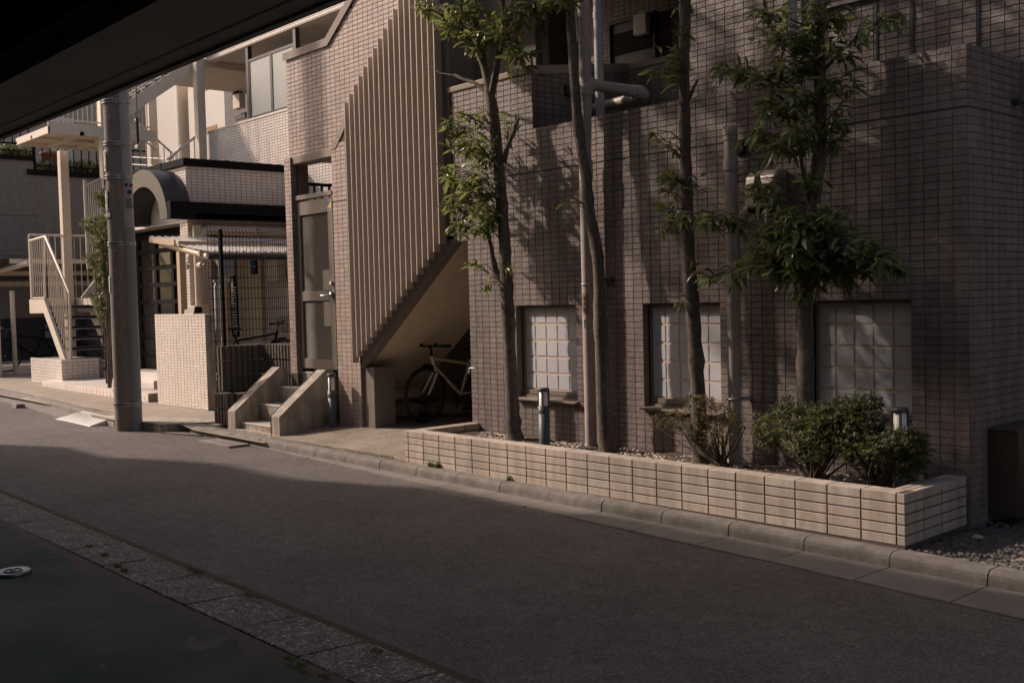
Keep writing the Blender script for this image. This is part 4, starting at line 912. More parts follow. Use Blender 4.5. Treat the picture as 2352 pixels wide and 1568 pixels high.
q=A(512,640,y=.6); ob('post', MB().tube([(q.x-.2,.6,b.z-.05),(q.x-.02,.6,b.z-.2),(q.x,.6,b.z-.6),(q.x,.6,.1)],.055,10), beam, O_)
gz=b.z-.08; m_=MB(); m_.tube([(b.x+.06,ya-.02,gz),(b.x+.06,ye,gz)],.05,12); ob('gutter', m_, dsteel, O_)
yd_=A(520,600,x=b.x+.05).y; ob('gutter_outlet', MB().box(b.x-.02,b.x+.12,yd_-.10,yd_+.10,gz-.28,gz-.05), pvcd, O_, bevel=.02)
yq=A(498,700,x=b.x+.12).y
ob('downpipe', MB().tube([(b.x+.08,yd_,gz-.26),(b.x+.08,yd_,gz-.36),(b.x+.1,yq+.03,gz-.38),(b.x+.12,yq,gz-.44),(b.x+.12,yq,.1)],.034,12), pvc, O_); ob('clamp', MB().tube([(b.x+.12,yq,1.95),(b.x+.12,yq,1.98)],.042,12), galv, O_)
# the black printed board leaning in the yard
t=thing('banner_pole','tall narrow black board printed with white letters leaning in the yard behind the mesh fence','board',(-11,1.4,.1))
c0=A(538,773,y=1.5); c1=A(551,591,y=1.5); m_=MB(); bw=(A(551,680,y=1.5).x-A(538,680,y=1.5).x)
m_.pts8([(c0.x,1.46,c0.z),(c0.x+bw,1.46,c0.z),(c0.x+bw,1.5,c0.z),(c0.x,1.5,c0.z),(c0.x-.05,1.46,c1.z),(c0.x-.05+bw,1.46,c1.z),(c0.x-.05+bw,1.5,c1.z),(c0.x-.05,1.5,c1.z)]); ob('board', m_, black, t)
text('PURE PRESSURE',.10,labelm,t,(c0.x+bw/2-.03,1.455,(c0.z+c1.z)/2+.22),(0,0,-1),(1,0,0)); ob('print', MB().box(c0.x+.04,c0.x+bw-.08,1.452,1.458,c1.z-.28,c1.z-.08).box(c0.x+.04,c0.x+bw-.08,1.452,1.458,c1.z-.55,c1.z-.40), labelm, t)
m_=MB()
for i in range(18):
    for k in range(3): zz_=c0.z+.04+i*.045; xx=c0.x+.03+k*bw/3.2+(.02 if i%2 else 0); m_.box(xx,xx+.03,1.453,1.457,zz_,zz_+.015)
ob('dotted_print', m_, labelm, t)

# ================================================================== UTILITY POLE
U=thing('utility_pole','brown stained concrete utility pole with steel bands and number plates at the kerb','utility pole',(-10.45,-1.35,0))
pxc,pyc=A(290,985,y=-1.36).x,-1.36
rb=.185
q=PX((pxc,pyc,0)); sc_=q[2]/FP; rb=(318-262)/2*sc_*.86; 
ob('pole', MB().tube([(pxc,pyc,-.15),(pxc,pyc,5.2),(pxc,pyc,9)],[rb,rb*.86,rb*.76],28), polem, U)
cpx=A(312,700,y=pyc+.13); 
rgtv=Vector((cos(YAW+.35),sin(YAW+.35),0))
cpt=Vector((pxc,pyc,0))+rgtv*(rb+.02)+Vector((.03,-.05,0)); rc=.083
zc1=A(311,470,y=cpt.y).z; zc2=A(311,520,y=cpt.y).z
ob('cable_duct', MB().tube([(cpt.x,cpt.y,-.1),(cpt.x,cpt.y,zc2)],rc,18), pvcd, U); ob('cable_duct', MB().tube([(cpt.x,cpt.y,zc2),(cpt.x,cpt.y,8)],rc*.93,18), pvc, U)
def band(z,dark=False):
    c=Vector((pxc,pyc,z)); m_=MB(); m_.tube([(pxc,pyc,z-.025),(pxc,pyc,z+.025)],rb*1.02,28).tube([(cpt.x,cpt.y,z-.025),(cpt.x,cpt.y,z+.025)],rc*1.08,20)
    o=ob('steel_band', m_, galv, U)
    m_=MB()
    for k in range(26):
        a=2*pi*k/26; m_.bar((pxc+cos(a)*rb*1.0,pyc+sin(a)*rb*1.0,z),(pxc+cos(a)*rb*1.035,pyc+sin(a)*rb*1.035,z),.02,.02)
    ob('band_slots', m_, black, o)
for pyy in (223,323,402,558,928): band(A(290,pyy,y=pyc).z)
def pole_plate(py0,py1,a0,a1,mt,nm,txt=None,tc=None,ts=.07):
    z1=A(272,py0,y=pyc).z; z0=A(272,py1,y=pyc).z; ca=math.atan2(CAM.y-pyc,CAM.x-pxc); m_=MB(); V=[]
    for k in range(7):
        a=ca+a0+(a1-a0)*k/6; r=rb*1.015; V+=[(pxc+cos(a)*r,pyc+sin(a)*r,z0),(pxc+cos(a)*r,pyc+sin(a)*r,z1)]
    m_.add(V,[(2*k,2*k+2,2*k+3,2*k+1) for k in range(6)]); o=ob(nm,m_,mt,U)
    if txt:
        a=ca+(a0+a1)/2+.12; n_=len(txt); o_=(pxc+cos(a)*rb*1.04,pyc+sin(a)*rb*1.04)
        for k,c_ in enumerate(txt): text(c_,ts,tc,o,(o_[0],o_[1],z1-(z1-z0)*(k+.7)/(n_+.4)),(-sin(a),cos(a),0),(0,0,1))
pole_plate(345,392,-1.5,-.95,labelm,'number_plate','1778',inkm,.075)
pole_plate(436,480,-1.5,-.95,labelm,'number_plate','月105',inkm,.085)
pole_plate(480,502,-1.5,-.75,navy,'number_plate',None)
ca=math.atan2(CAM.y-pyc,CAM.x-pxc)-1.05; text('4042',.07,labelm,U,(pxc+cos(ca)*rb*1.04,pyc+sin(ca)*rb*1.04,A(268,496,y=pyc).z),(-sin(ca),cos(ca),0),(0,0,1))
pole_plate(634,672,-1.5,-1.2,labelm,'sticker')
ca2=math.atan2(CAM.y-cpt.y,CAM.x-cpt.x)+.3; z_=A(303,690,y=cpt.y).z
for k,(tx,s_) in enumerate((('S.A.',.06),('200',.06),('150A',.06))): text(tx,s_,inkm,U,(cpt.x+cos(ca2)*rc*1.02,cpt.y+sin(ca2)*rc*1.02,A(305,[457,465,474][k],y=cpt.y).z),(-sin(ca2),cos(ca2),0),(0,0,1))
for dx_,dz_,s_ in ((-.03,.06,.022),(.035,.06,.022),(.01,-.03,.03)):
    zq=A(305,434,y=cpt.y).z+dz_; ob('printed_mark', MB().tube([(cpt.x+cos(ca2)*rc*1.0-sin(ca2)*dx_,cpt.y+sin(ca2)*rc*1.0+cos(ca2)*dx_,zq),(cpt.x+cos(ca2)*rc*1.03-sin(ca2)*dx_,cpt.y+sin(ca2)*rc*1.03+cos(ca2)*dx_,zq)],s_,10), inkm, U)
for a_,py_ in ((ca2-.5,264),(ca2-.5,575)):
    z_=A(300,py_,y=pyc).z; ob('step_bolt', MB().tube([(pxc+cos(a_)*rb,pyc+sin(a_)*rb,z_),(pxc+cos(a_)*(rb+.13),pyc+sin(a_)*(rb+.13),z_+.01)],.016,8), galv, U)
z_=A(301,420,y=cpt.y).z; ob('tag_lock', MB().bar((cpt.x-.02,cpt.y-.11,z_+.12),(cpt.x+.01,cpt.y-.11,z_-.13),.05,.07), woodm, U)
t=thing('stay_wire','thin steel stay wire with a turnbuckle hanging beside the utility pole','wire',(-10.2,-1.2,4))
w0=A(316.5,170,y=-1.1); w1=A(317,330,y=-1.1); ob('wire', MB().tube([(w0.x,-1.1,w0.z+2.5),(w1.x,-1.1,w1.z)],.006,6), dsteel, t); ob('turnbuckle', MB().tube([(w1.x,-1.1,A(317,270,y=-1.1).z),(w1.x,-1.1,w1.z)],.02,8), dsteel, t); ob('arm', MB().box(cpt.x,w1.x+.06,-1.13,-1.07,w1.z-.06,w1.z-.02), galv, t)

# ================================================================== STEEL STAIR
T=thing('steel_stair','cream painted outdoor steel staircase with grey treads rising left of the utility pole','staircase',(-18,1.5,0))
y0,y1=.4,1.3; xf,zfoot=-17.46,.285; xl,zl=-18.75,1.69
def plate(poly,ya,yb,mt=cream,nm='stringer'): m_=MB(); m_.prism(poly,'y',ya,yb); return ob(nm, m_, mt, T, bevel=.004)
for ys_ in (y0,y1):
    plate([(xf+.02,zfoot),(xf-.16,zfoot),(xl-.02,zl-.14),(-19.6,zl-.14),(-19.6,zl+.13),(xl+.02,zl+.13),(xl+.09,zl+.05),(xf+.02,zfoot+.08)],ys_-.025,ys_+.025)
nst=7
for i in range(nst):
    f=(i+.9)/(nst+.0); x=xf+(xl-xf)*f; z=zfoot+(zl-zfoot)*f
    ob('tread', MB().box(x-.02,x+.22,y0+.03,y1-.03,z-.03,z).box(x+.19,x+.22,y0+.03,y1-.03,z-.06,z+.004), greyfloor, T)
ob('landing', MB().box(-19.6,xl+.05,y0+.03,2.5,zl-.05,zl), greyfloor, T); ob('landing_beam', MB().box(-19.62,-19.56,y0,2.5,zl-.14,zl+.13), cream, T)
ob('landing_beam', MB().box(-19.6,-18.6,2.45,2.5,zl-.14,zl+.05), cream, T)
tb=lambda pth,r,nm='handrail': ob(nm, MB().tube(pth,r,8), cream, T)
def at4(px,py,y=y0): v=A(px,py,y=y); return (v.x,v.y,v.z)
r_base=at4(160,868); r_top=at4(160,674); r_c=at4(104,543); r_l=at4(69,553)
tb([r_top,r_c,r_l],.026); tb([(xf-.0,y0,zfoot+.05),r_top],.026,'newel_post'); tb([r_l,(r_l[0],y0,zl+.1)],.026,'newel_post'); tb([(xl,y0,zl+.1),r_c],.022,'newel_post')
for k in range(1,13):
    f=k/13; x=xf+(r_c[0]-xf)*f; z1_=r_top[2]+(r_c[2]-r_top[2])*f; z0_=zfoot+.15+(zl-zfoot)*f
    tb([(x,y0,z0_+.05),(x,y0,z1_)],.009,'baluster')
for k in range(1,8):
    f=k/8; x=r_c[0]+(r_l[0]-r_c[0])*f; tb([(x,y0,zl+.16),(x,y0,r_c[2]+(r_l[2]-r_c[2])*f)],.009,'baluster')
tb([(r_l[0],y0,zl+.16),(xl,y0,zl+.16)],.014,'bottom_rail')
# back rail of the landing
yb_=2.45; bl=r_l[0]-.05; br=-18.65; zr=r_l[2]+.12
lb=A(68,525,x=bl); 
tb([(bl,y0,zr),(bl,yb_,zr)],.024); tb([(bl,y0,zl),(bl,y0,zr)],.024,'newel_post')
for k in range(1,16): yy=y0+k*(yb_-y0)/16; tb([(bl,yy,zl+.12),(bl,yy,zr)],.009,'baluster')
tb([(bl,y0,zl+.14),(bl,yb_,zl+.14)],.014,'bottom_rail'); tb([(bl,yb_,zl),(bl,yb_,zr)],.024,'newel_post')
# second flight, rising away from the street
yq0,yq1,zq1=2.5,4.4,4.0
for xs_ in (-19.55,-18.55):
    m_=MB(); m_.prism([(yq0-1.1,zl-.1),(yq0-1.1,zl+.16),(yq1-1.1,zq1+.16),(yq1-1.1,zq1-.14)],'x',xs_-.02,xs_+.02); ob('stringer', m_, cream, T)
for i in range(9):
    f=(i+1)/9.5; y=yq0-1.1+(yq1-yq0)*f; z=zl+(zq1-zl)*f; ob('tread', MB().box(-19.53,-18.57,y-.02,y+.22,z-.03,z), greyfloor, T)
    tb([(-18.55,y,z+.1),(-18.55,y,z+1.05)],.010,'baluster')
    tb([(-18.55,y+.1,z+.2),(-18.55,y+.1,z+1.15)],.010,'baluster')
tb([(-18.55,yq0-1.1,zl+1.05),(-18.55,yq1-1.1,zq1+1.05)],.022)
# bar screen beside the second flight
xp=-17.45; g0=A(198,425,x=xp); g1=A(233,410,x=xp); zb_=A(198,615,x=xp).z
for k in range(15):
    yy=g0.y+(g1.y-g0.y+.25)*k/14; zz_=g0.z+(g1.z-g0.z)*(yy-g0.y)/(g1.y-g0.y); tb([(xp,yy,zb_),(xp,yy,zz_)],.010,'baluster')
tb([(xp,g0.y-.03,zb_-.02),(xp,g0.y-.03,g0.z+.1)],.03,'newel_post'); tb([(xp,g0.y,g0.z),(xp,g1.y+.3,g1.z+.14)],.022); tb([(xp,g0.y,zb_),(xp,g1.y+.3,zb_)],.018,'bottom_rail')
# upper platform
plx0,plx1,ply0,ply1=-20.1,-17.35,.12,1.5; pz0,pz1=4.86,5.0
cpl=A(111.5,305.6,x=plx1); ply0=cpl.y; pz0=cpl.z; pz1=A(111.5,289,x=plx1).z
plx0=A(36,340,y=ply0).x
ob('platform_edge', MB().box(plx0,plx1,ply0,ply0+.03,pz0,pz1).box(plx1-.03,plx1,ply0,2.2,pz0,pz1+.08).box(plx0,plx0+.03,ply0,2.2,pz0,pz1), cream, T, bevel=.003)
ob('platform_deck', MB().box(plx0+.03,plx1-.03,ply0+.03,2.2,pz1-.06,pz1-.01), soffm, T)
for yv in (.75,1.35): ob('platform_joist', MB().box(plx0,plx1,yv-.04,yv+.04,pz0,pz1-.06), cream, T)
for xv in (-18.3,-19.2): ob('platform_joist', MB().box(xv-.04,xv+.04,ply0,2.2,pz0+.01,pz1-.06), cream, T)
for k in range(22):
    yy=ply0+.02+k*.09; tb([(plx1-.015,yy,pz1+.1),(plx1-.015,yy,pz1+1.1)],.009,'baluster')
tb([(plx1-.015,ply0,pz1+.14),(plx1-.015,2.1,pz1+.14)],.015,'bottom_rail'); tb([(plx1-.015,ply0,pz1+1.1),(plx1-.015,2.1,pz1+1.1)],.024)
# columns
def hcol(x,y,z0,z1,w_=.2,nm='column'):
    ob(nm, MB().box(x-w_/2,x+w_/2,y-.006+.0,y+.006,z0,z1).box(x-w_/2,x-w_/2+.012,y-w_/2,y+w_/2,z0,z1).box(x+w_/2-.012,x+w_/2,y-w_/2,y+w_/2,z0,z1), cream, T)
def bcol(x,y,z0,z1,w_=.2,nm='column'): ob(nm, MB().box(x-w_/2,x+w_/2,y-w_/2,y+w_/2,z0,z1), cream, T, bevel=.006)
q=A(244,400,x=plx1+.0); bcol(plx1-.06,q.y+.02,.1,6.9,.18)
q=A(150,500,y=1.15); bcol(q.x,1.15,.1,pz0,.17)
q=A(459,250,y=3.05); bcol(q.x,3.05,3.9,8.0,.17)
q=A(349,300,y=3.9); bcol(q.x,3.9,3.9,zf,.2)
q=A(420,300,y=3.9); ob('round_column', MB().tube([(q.x,3.9,3.9),(q.x,3.9,zf)],.14,20), cream, T)
# third and fourth flights
def flight_y(xs,ya_,za_,yb2,zb2,xa2,xb2,nn,hr=True):
    for xv in xs:
        m_=MB(); m_.prism([(ya_,za_-.28),(ya_,za_+.02),(yb2,zb2+.02),(yb2,zb2-.28)],'x',xv-.02,xv+.02); ob('stringer', m_, cream, T)
    for i in range(nn):
        f=(i+.5)/nn; y=ya_+(yb2-ya_)*f; z=za_+(zb2-za_)*f; ob('tread', MB().box(xa2,xb2,y-.12,y+.12,z-.04,z-.01), greyfloor, T)
s0=A(310,223.5,x=-17.3); s1=A(446,133,x=-17.3); sl4=(s1.z-s0.z)/(s1.y-s0.y)
ya4=1.5; flight_y((-17.3,-18.2),ya4,s0.z+sl4*(ya4-s0.y),3.1,s0.z+sl4*(3.1-s0.y),-18.18,-17.32,9)
tb([(-17.3,ya4,s0.z+sl4*(ya4-s0.y)+.12),(-17.3,3.1,s0.z+sl4*(3.1-s0.y)+.12)],.02,'bottom_rail')
for k in range(7): y=ya4+.2*k+.1; z=s0.z+sl4*(y-s0.y); tb([(-17.3,y,z),(-17.3,y,z+1.1)],.012,'baluster')
d0=A(310,275,x=-18.4); 
rA=A(310,274.7,x=-18.3); rB=A(395,352,x=-18.3); tb([tuple(rA),tuple(rB)],.022); 
rA=A(310,303,x=-18.3); rB=A(355.7,343,x=-18.3); rC=A(364.5,343,x=-18.3); tb([tuple(rA),tuple(rB),tuple(rC)],.018,'bottom_rail')
for px_ in (321,334,348,363,376,391): 
    p0=A(px_,274.7+(px_-310)*.91,x=-18.3); tb([tuple(p0),(p0.x,p0.y,p0.z-.75)],.012,'baluster')
rA=A(448,315,x=-16.6); rB=A(384,367,x=-16.6); tb([tuple(rA),tuple(rB)],.024)
for px_ in (404,418,432,446): p0=A(px_,315+(448-px_)*.81,x=-16.6); tb([tuple(p0),(p0.x,p0.y,p0.z-.8)],.012,'baluster')
for py_ in (361,378): rA=A(305,py_,y=3.0); rB=A(392,py_+5,y=3.0); tb([tuple(rA),tuple(rB)],.014,'bottom_rail')
# upper slab soffit left of the corridor
s=[A(364,225,z=6.55),A(447,158,z=6.55),A(447,235,z=6.55)]
ob('landing_slab', MB().box(-19.2,-17.1,3.1,5.6,6.45,6.6), soffm, T)

# ================================================================== GREY WALLS BEHIND
Wl=thing('retaining_wall','grey rendered wall with horizontal grooves at the far left behind the steel stair','wall',(-24,3,0))
X=-24.0
c=[A(0,365,x=X),A(80,365,x=X),A(80,402,x=X),A(300,420,x=X)]
zg=[A(60,557,x=X).z,A(60,656,x=X).z,A(60,730,x=X).z]
levels=[c[0].z,A(40,495,x=X).z,A(40,588,x=X).z,A(40,665,x=X).z,1.42]
ysp=c[1].y
for i in range(4):
    ob('panel', MB().box(X-.3,X,-1.2,ysp-.006,levels[i+1]+.006,levels[i]-.006 if i else levels[i]), greystucco, Wl)
ob('panel', MB().box(X-.3,X-.01,ysp,5.2,levels[3]+.006,c[2].z), greystucco, Wl); ob('panel', MB().box(X-.3,X-.01,ysp,5.2,1.42,levels[3]-.006), greystucco, Wl)
ob('groove_backing', MB().box(X-.3,X-.02,-1.2,5.2,1.42,c[2].z-.1), grout, Wl)
ob('coping', MB().box(X-.35,X+.05,-1.2,ysp,c[0].z,c[0].z+.10).box(X-.35,X+.05,ysp-.2,5.2,c[2].z,c[2].z+.13), black, Wl)
ob('cycle_shed_back', MB().box(X-3,X-2.9,-4,5.2,-.1,1.6), darkd, Wl); ob('cycle_shed_side', MB().box(X-3,X+.0,4.2,4.3,-.1,1.42), darkd, Wl)
ob('lower_wall', MB().box(X-3,X-.3,-4,-3.9,-.1,1.42), darkd, Wl)
ob('house_wall', MB().box(X-6,X-5.6,-3,8,4.5,9), M_plain('house_wall',(.30,.25,.20),.9,bs=.1), Wl)
# railing on the wall
Rl=thing('wall_railing','black vertical bar railing on top of the grey wall in front of plants','railing',(-24,3,4.8))
zt1=c[0].z+.55
ob('rail', MB().box(X-.05,X-.01,-1.2,ysp,c[0].z+.38,c[0].z+.42).box(X-.05,X-.01,-1.2,ysp,c[0].z+.22,c[0].z+.245), black, Rl)
z2=A(100,332,x=X).z; ob('rail', MB().box(X-.05,X-.01,ysp,5.2,z2,z2+.04).box(X-.05,X-.01,ysp,5.2,c[2].z+.22,c[2].z+.26), black, Rl)
yy=ysp
while yy<5.2: ob('bar', MB().box(X-.04,X-.02,yy-.012,yy+.012,c[2].z+.22,z2), black, Rl); yy+=.19
ob('bar', MB().box(X-.06,X,ysp-.04,ysp+.02,c[2].z+.05,z2+.1), black, Rl)
yy=-1.1
while yy<ysp: ob('bar', MB().box(X-.04,X-.02,yy-.012,yy+.012,c[0].z+.4,c[0].z+1.2), black, Rl); yy+=.19
pq=A(170,385,x=X-.35); t=thing('flower_pot','large terracotta flower pot behind the black railing on the grey wall','flower pot',(X-.35,2.6,4.8))
pq=A(150,388,x=X-.35); ob('pot', MB().lathe((X-.35,pq.y-.3,c[2].z+.1),[(.16,0),(.26,.45),(.30,.45),(.30,.52),(.24,.52),(.2,.4),(0,.4)],20), M_plain('terracotta',(.28,.11,.055),.85,bs=.1), t)
t=thing('hanging_sheet','white sheet hanging behind the railing above the grey wall','laundry',(X-.7,3.2,5))
m_=MB(); V=[]; 
p0=A(207,340,x=X-.8)
p0=A(121,340,x=X-.8)
for i in range(25):
    y=p0.y+i*.022; V+=[(X-.8+.03*math.sin(i*1.3),y,c[2].z+.3),(X-.8+.03*math.sin(i*1.1),y-.04+.01*i*.2,c[2].z+1.6)]
m_.add(V,[(2*i,2*i+2,2*i+3,2*i+1) for i in range(24)],True); ob('sheet', m_, M_plain('sheet_white',(.55,.55,.6),.9,bs=0), t)
# light grey rendered wall behind the corridor stair
t=thing('rendered_wall','pale rendered wall with a grey return seen behind the upper stair columns','wall',(-20,6,4))
ob('pale_face', MB().box(-26,-21.2,6.0,6.3,-.1,9), whitestucco, t); q=A(360,300,y=5.7); q2=A(412,300,y=5.7)
ob('grey_face', MB().box(-21.2,-17.0,5.7,6.3,-.1,9), greystucco, t)
t=thing('bike_shelter','low brown corrugated bicycle shelter roof on cream posts at the far left','shelter',(-22,1.5,0))
z1=A(22,600,x=-21.5).z
for xv,py_ in ((-21.5,600),(-22.5,628),(-23.4,652)):
    zz_=A(40,py_,x=xv).z; ob('purlin', MB().box(xv-.03,xv+.03,A(22,py_,x=xv).y if xv==-21.5 else -1.0,3.2,zz_-.05,zz_+.05), cream, t)
m_=MB(); V=[]
za_=A(40,596,x=-21.5).z; zb_=A(40,650,x=-23.4).z
for i in range(90):
    y=-1+4.2*i/89; h=.012*(1 if i%4<2 else -1); V+=[(-21.5,y,za_+.02+h),(-23.8,y,zb_+.06+h)]
m_.add(V,[(2*i,2*i+2,2*i+3,2*i+1) for i in range(89)]); ob('corrugated_sheet', m_, M_plain('brown_sheet',(.09,.055,.045),.5,bs=0), t)
pa=A(36,862,z=.2); ob('post', MB().tube([(pa.x,pa.y,.1),(pa.x,pa.y,A(26,705,x=pa.x).z+.35)],.05,12), cream, t)
zz_=A(25,610,x=pa.x).z; ob('cross_tube', MB().tube([(pa.x+.1,pa.y+.35,zz_+.05),(pa.x-2.2,pa.y-.5,zz_-.3)],.06,12), cream, t)
t=thing('gate_pillar','edge of a white tiled pillar cut by the left edge of the picture','pillar',(-21.5,0,0))
q=A(6,868,z=.19); ob('pillar', MB().box(q.x-1,q.x,q.y-.3,q.y+.0,-.1,1.45), groutw, t); c5=Cladding(gap=.008); c5.wall(t,white,'x',q.x,1,q.y-.3,3,.1,1.45,24,.0556); c5.wall(t,white,'y',q.y-.3,-1,q.x-.6,6,.1,1.45,24,.0556); c5.build(150)

# unseen building added on the right to keep sky light off the wall
t=thing('sky_block_building','unseen grey rendered building added right of the gravel corner to block sky light','building',(8,4,0))
ob('wall', MB().box(2.3,14,1.2,14,-.1,11), greystucco, t); ob('roof', MB().box(2.2,14.1,1.1,14.1,11,11.2), darkd, t)
for zc in (1.0,4.0,7.0): w_=ob('window', MB().box(2.27,2.3,3,4.5,zc,zc+1.3), black, t); ob('pane', MB().box(2.255,2.27,3.05,4.45,zc+.05,zc+1.25), paneg, w_)

# ================================================================== VEGETATION
def leaf_shape(L,Wd,bend,fold=.25):
    """folded, arching lance shaped leaf along +x"""
    V=[(0,0,0)]; st=[(.28,.75),(.58,1.0),(.84,.55)]
    for f,w_ in st:
        z=-bend*L*f*f; h=fold*Wd*w_*.5
        V+=[(L*f,-Wd*.5*w_,z+h),(L*f,0,z),(L*f,Wd*.5*w_,z+h)]
    V.append((L,0,-bend*L))
    F=[(0,2,1),(0,3,2)]
    for k in (0,1): a=1+3*k; F+=[(a,a+1,a+4,a+3),(a+1,a+2,a+5,a+4)]
    F+=[(7,8,10),(8,9,10)]; return V,F
SHP=[leaf_shape(1,.27,b,f) for b,f in ((.10,.3),(.25,.2),(.40,.35),(.02,.15),(.55,.3))]
def frame(d,roll):
    d=Vector(d).normalized(); s_=d.cross(Vector((0,0,1)));  s_=s_.normalized() if s_.length>.05 else Vector((1,0,0)); u=s_.cross(d)
    s2=s_*cos(roll)+u*sin(roll); u2_=-s_*sin(roll)+u*cos(roll); return Matrix(((d.x,s2.x,u2_.x),(d.y,s2.y,u2_.y),(d.z,s2.z,u2_.z)))
def put_leaves(tree,leaves,mat,limit=300,name='leaf'):
    """leaves: (pos, dir, roll, length, shape)"""
    vis=[]
    for l in leaves:
        x,y,q=PX(l[0]); vis.append((0 if (q>0 and -10<x<2362 and -10<y<1578) else 1, R_.random()))
    order=sorted(range(len(leaves)),key=lambda i:vis[i]); single=[i for i in order[:limit] if vis[i][0]==0]; sset=set(single)
    cache={}
    for i in single:
        p,d,ro,L,s_=leaves[i]
        if s_ not in cache:
            me=MB().add(*SHP[s_],True).mesh(name); me.materials.append(mat); cache[s_]=me
        o=bpy.data.objects.new(name,cache[s_]); COL.objects.link(o); o.parent=tree
        M3=(frame(d,ro)*L).to_4x4(); M3.translation=Vector(p)-W0[tree]; o.matrix_local=M3
    m_=MB()
    for i,(p,d,ro,L,s_) in enumerate(leaves):
        if i in sset: continue
        M3=frame(d,ro)*L; V,F=SHP[s_]; p=Vector(p); m_.add([M3@Vector(v_)+p for v_ in V],F,True)
    if m_.v: ob('crown', m_, mat, tree, kind='stuff')
def clump(c,r,n,L,anchor=None,twig=None,leaves=None,per=7,droop=.25,flat=False):
    """twigs ending in rosettes of leaves inside an ellipsoid"""
    c=Vector(c)
    for _ in range(max(1,n//per)):
        while True:
            u=Vector((R_.uniform(-1,1),R_.uniform(-1,1),R_.uniform(-1,1)))
            if u.length<1: break
        tip=c+Vector((u.x*r[0],u.y*r[1],u.z*r[2]))
        if tip.y>-.07 and tip.z<3.25 and tip.x>-5.3: tip.y=-.07-R_.random()*.12
        a=Vector(anchor) if anchor is not None else c
        out=(tip-a); 
        if out.length<.02: out=Vector((.1,0,.1))
        dn=out.normalized(); L0=min(out.length,R_.uniform(.12,.3)); st=tip-dn*L0+Vector((0,0,-.03))
        if twig is not None: twig.tube([st,(st+tip)/2+Vector((0,0,.012)),tip],[.0035,.0028,.0015],4,False)
        for k in range(per):
            f=1 if k<per*.55 else R_.uniform(.35,.95); p=st.lerp(tip,f)
            d=dn*R_.uniform(.2,.9)+Vector((R_.uniform(-1,1),R_.uniform(-1,1),R_.uniform(-.75,.55)-droop*.5))
            leaves.append((p,d.normalized(),R_.uniform(-.9,.9),L*R_.uniform(.45,1.2),R_.randrange(5)))
def pt(px,py,y): v=A(px,py,y=y); return v
def tree(name,label,loc,trunk,branches,clumps,upper,L,mat,den=1.45):
    t=thing(name,label,'tree',loc,group='slender evergreen trees in the planter')
    def limb(P,nm,root=None):
        path=[];rad=[]
        for (px,py,y,rp) in P:
            v=pt(px,py,y); q=PX(v)[2]; path.append(v); rad.append(rp*q/FP)
        # resample with small wobble so the bark is not a clean tube
        pp=[];rr=[]
        for i in range(len(path)-1):
            n_=max(2,int((path[i+1]-path[i]).length/.07))
            for k in range(n_):
                f=k/n_; s_=f; v=path[i].lerp(path[i+1],s_); r=rad[i]+(rad[i+1]-rad[i])*s_
                pp.append(v+Vector((R_.uniform(-1,1),R_.uniform(-1,1),0))*r*.05); rr.append(r*R_.uniform(.94,1.07)*(1.18 if R_.random()<.06 else 1))
        pp.append(path[-1]); rr.append(rad[-1]); ob(nm, MB().tube(pp,rr,12), barkm, t); return path
    limb(trunk,'trunk')
    for b in branches: limb(b,'branch')
    lv=[]; tw=MB()
    for (px,py,y,rx,rz,ry,n,ax,ay) in clumps:
        c=pt(px,py,y); s_=PX(c)[2]/FP; an=pt(ax,ay,-.3) if ax else c
        clump(c,(rx*s_*.94,ry,rz*s_*.94),int(n*den),L,an,tw,lv)
        tw.tube([an,(an+c)/2+Vector((0,0,.04)),c],[.009,.006,.003],5,False)
    for (x,y,z,rx,ry,rz,n) in upper: clump((x,y,z),(rx,ry,rz),n,L*1.45,(x,y,z-.3),tw,lv)  # unseen crowns, spread over the road to shade the right of the wall
    ob('twigs', tw, twigm, t, kind='stuff'); put_leaves(t,lv,mat); return t
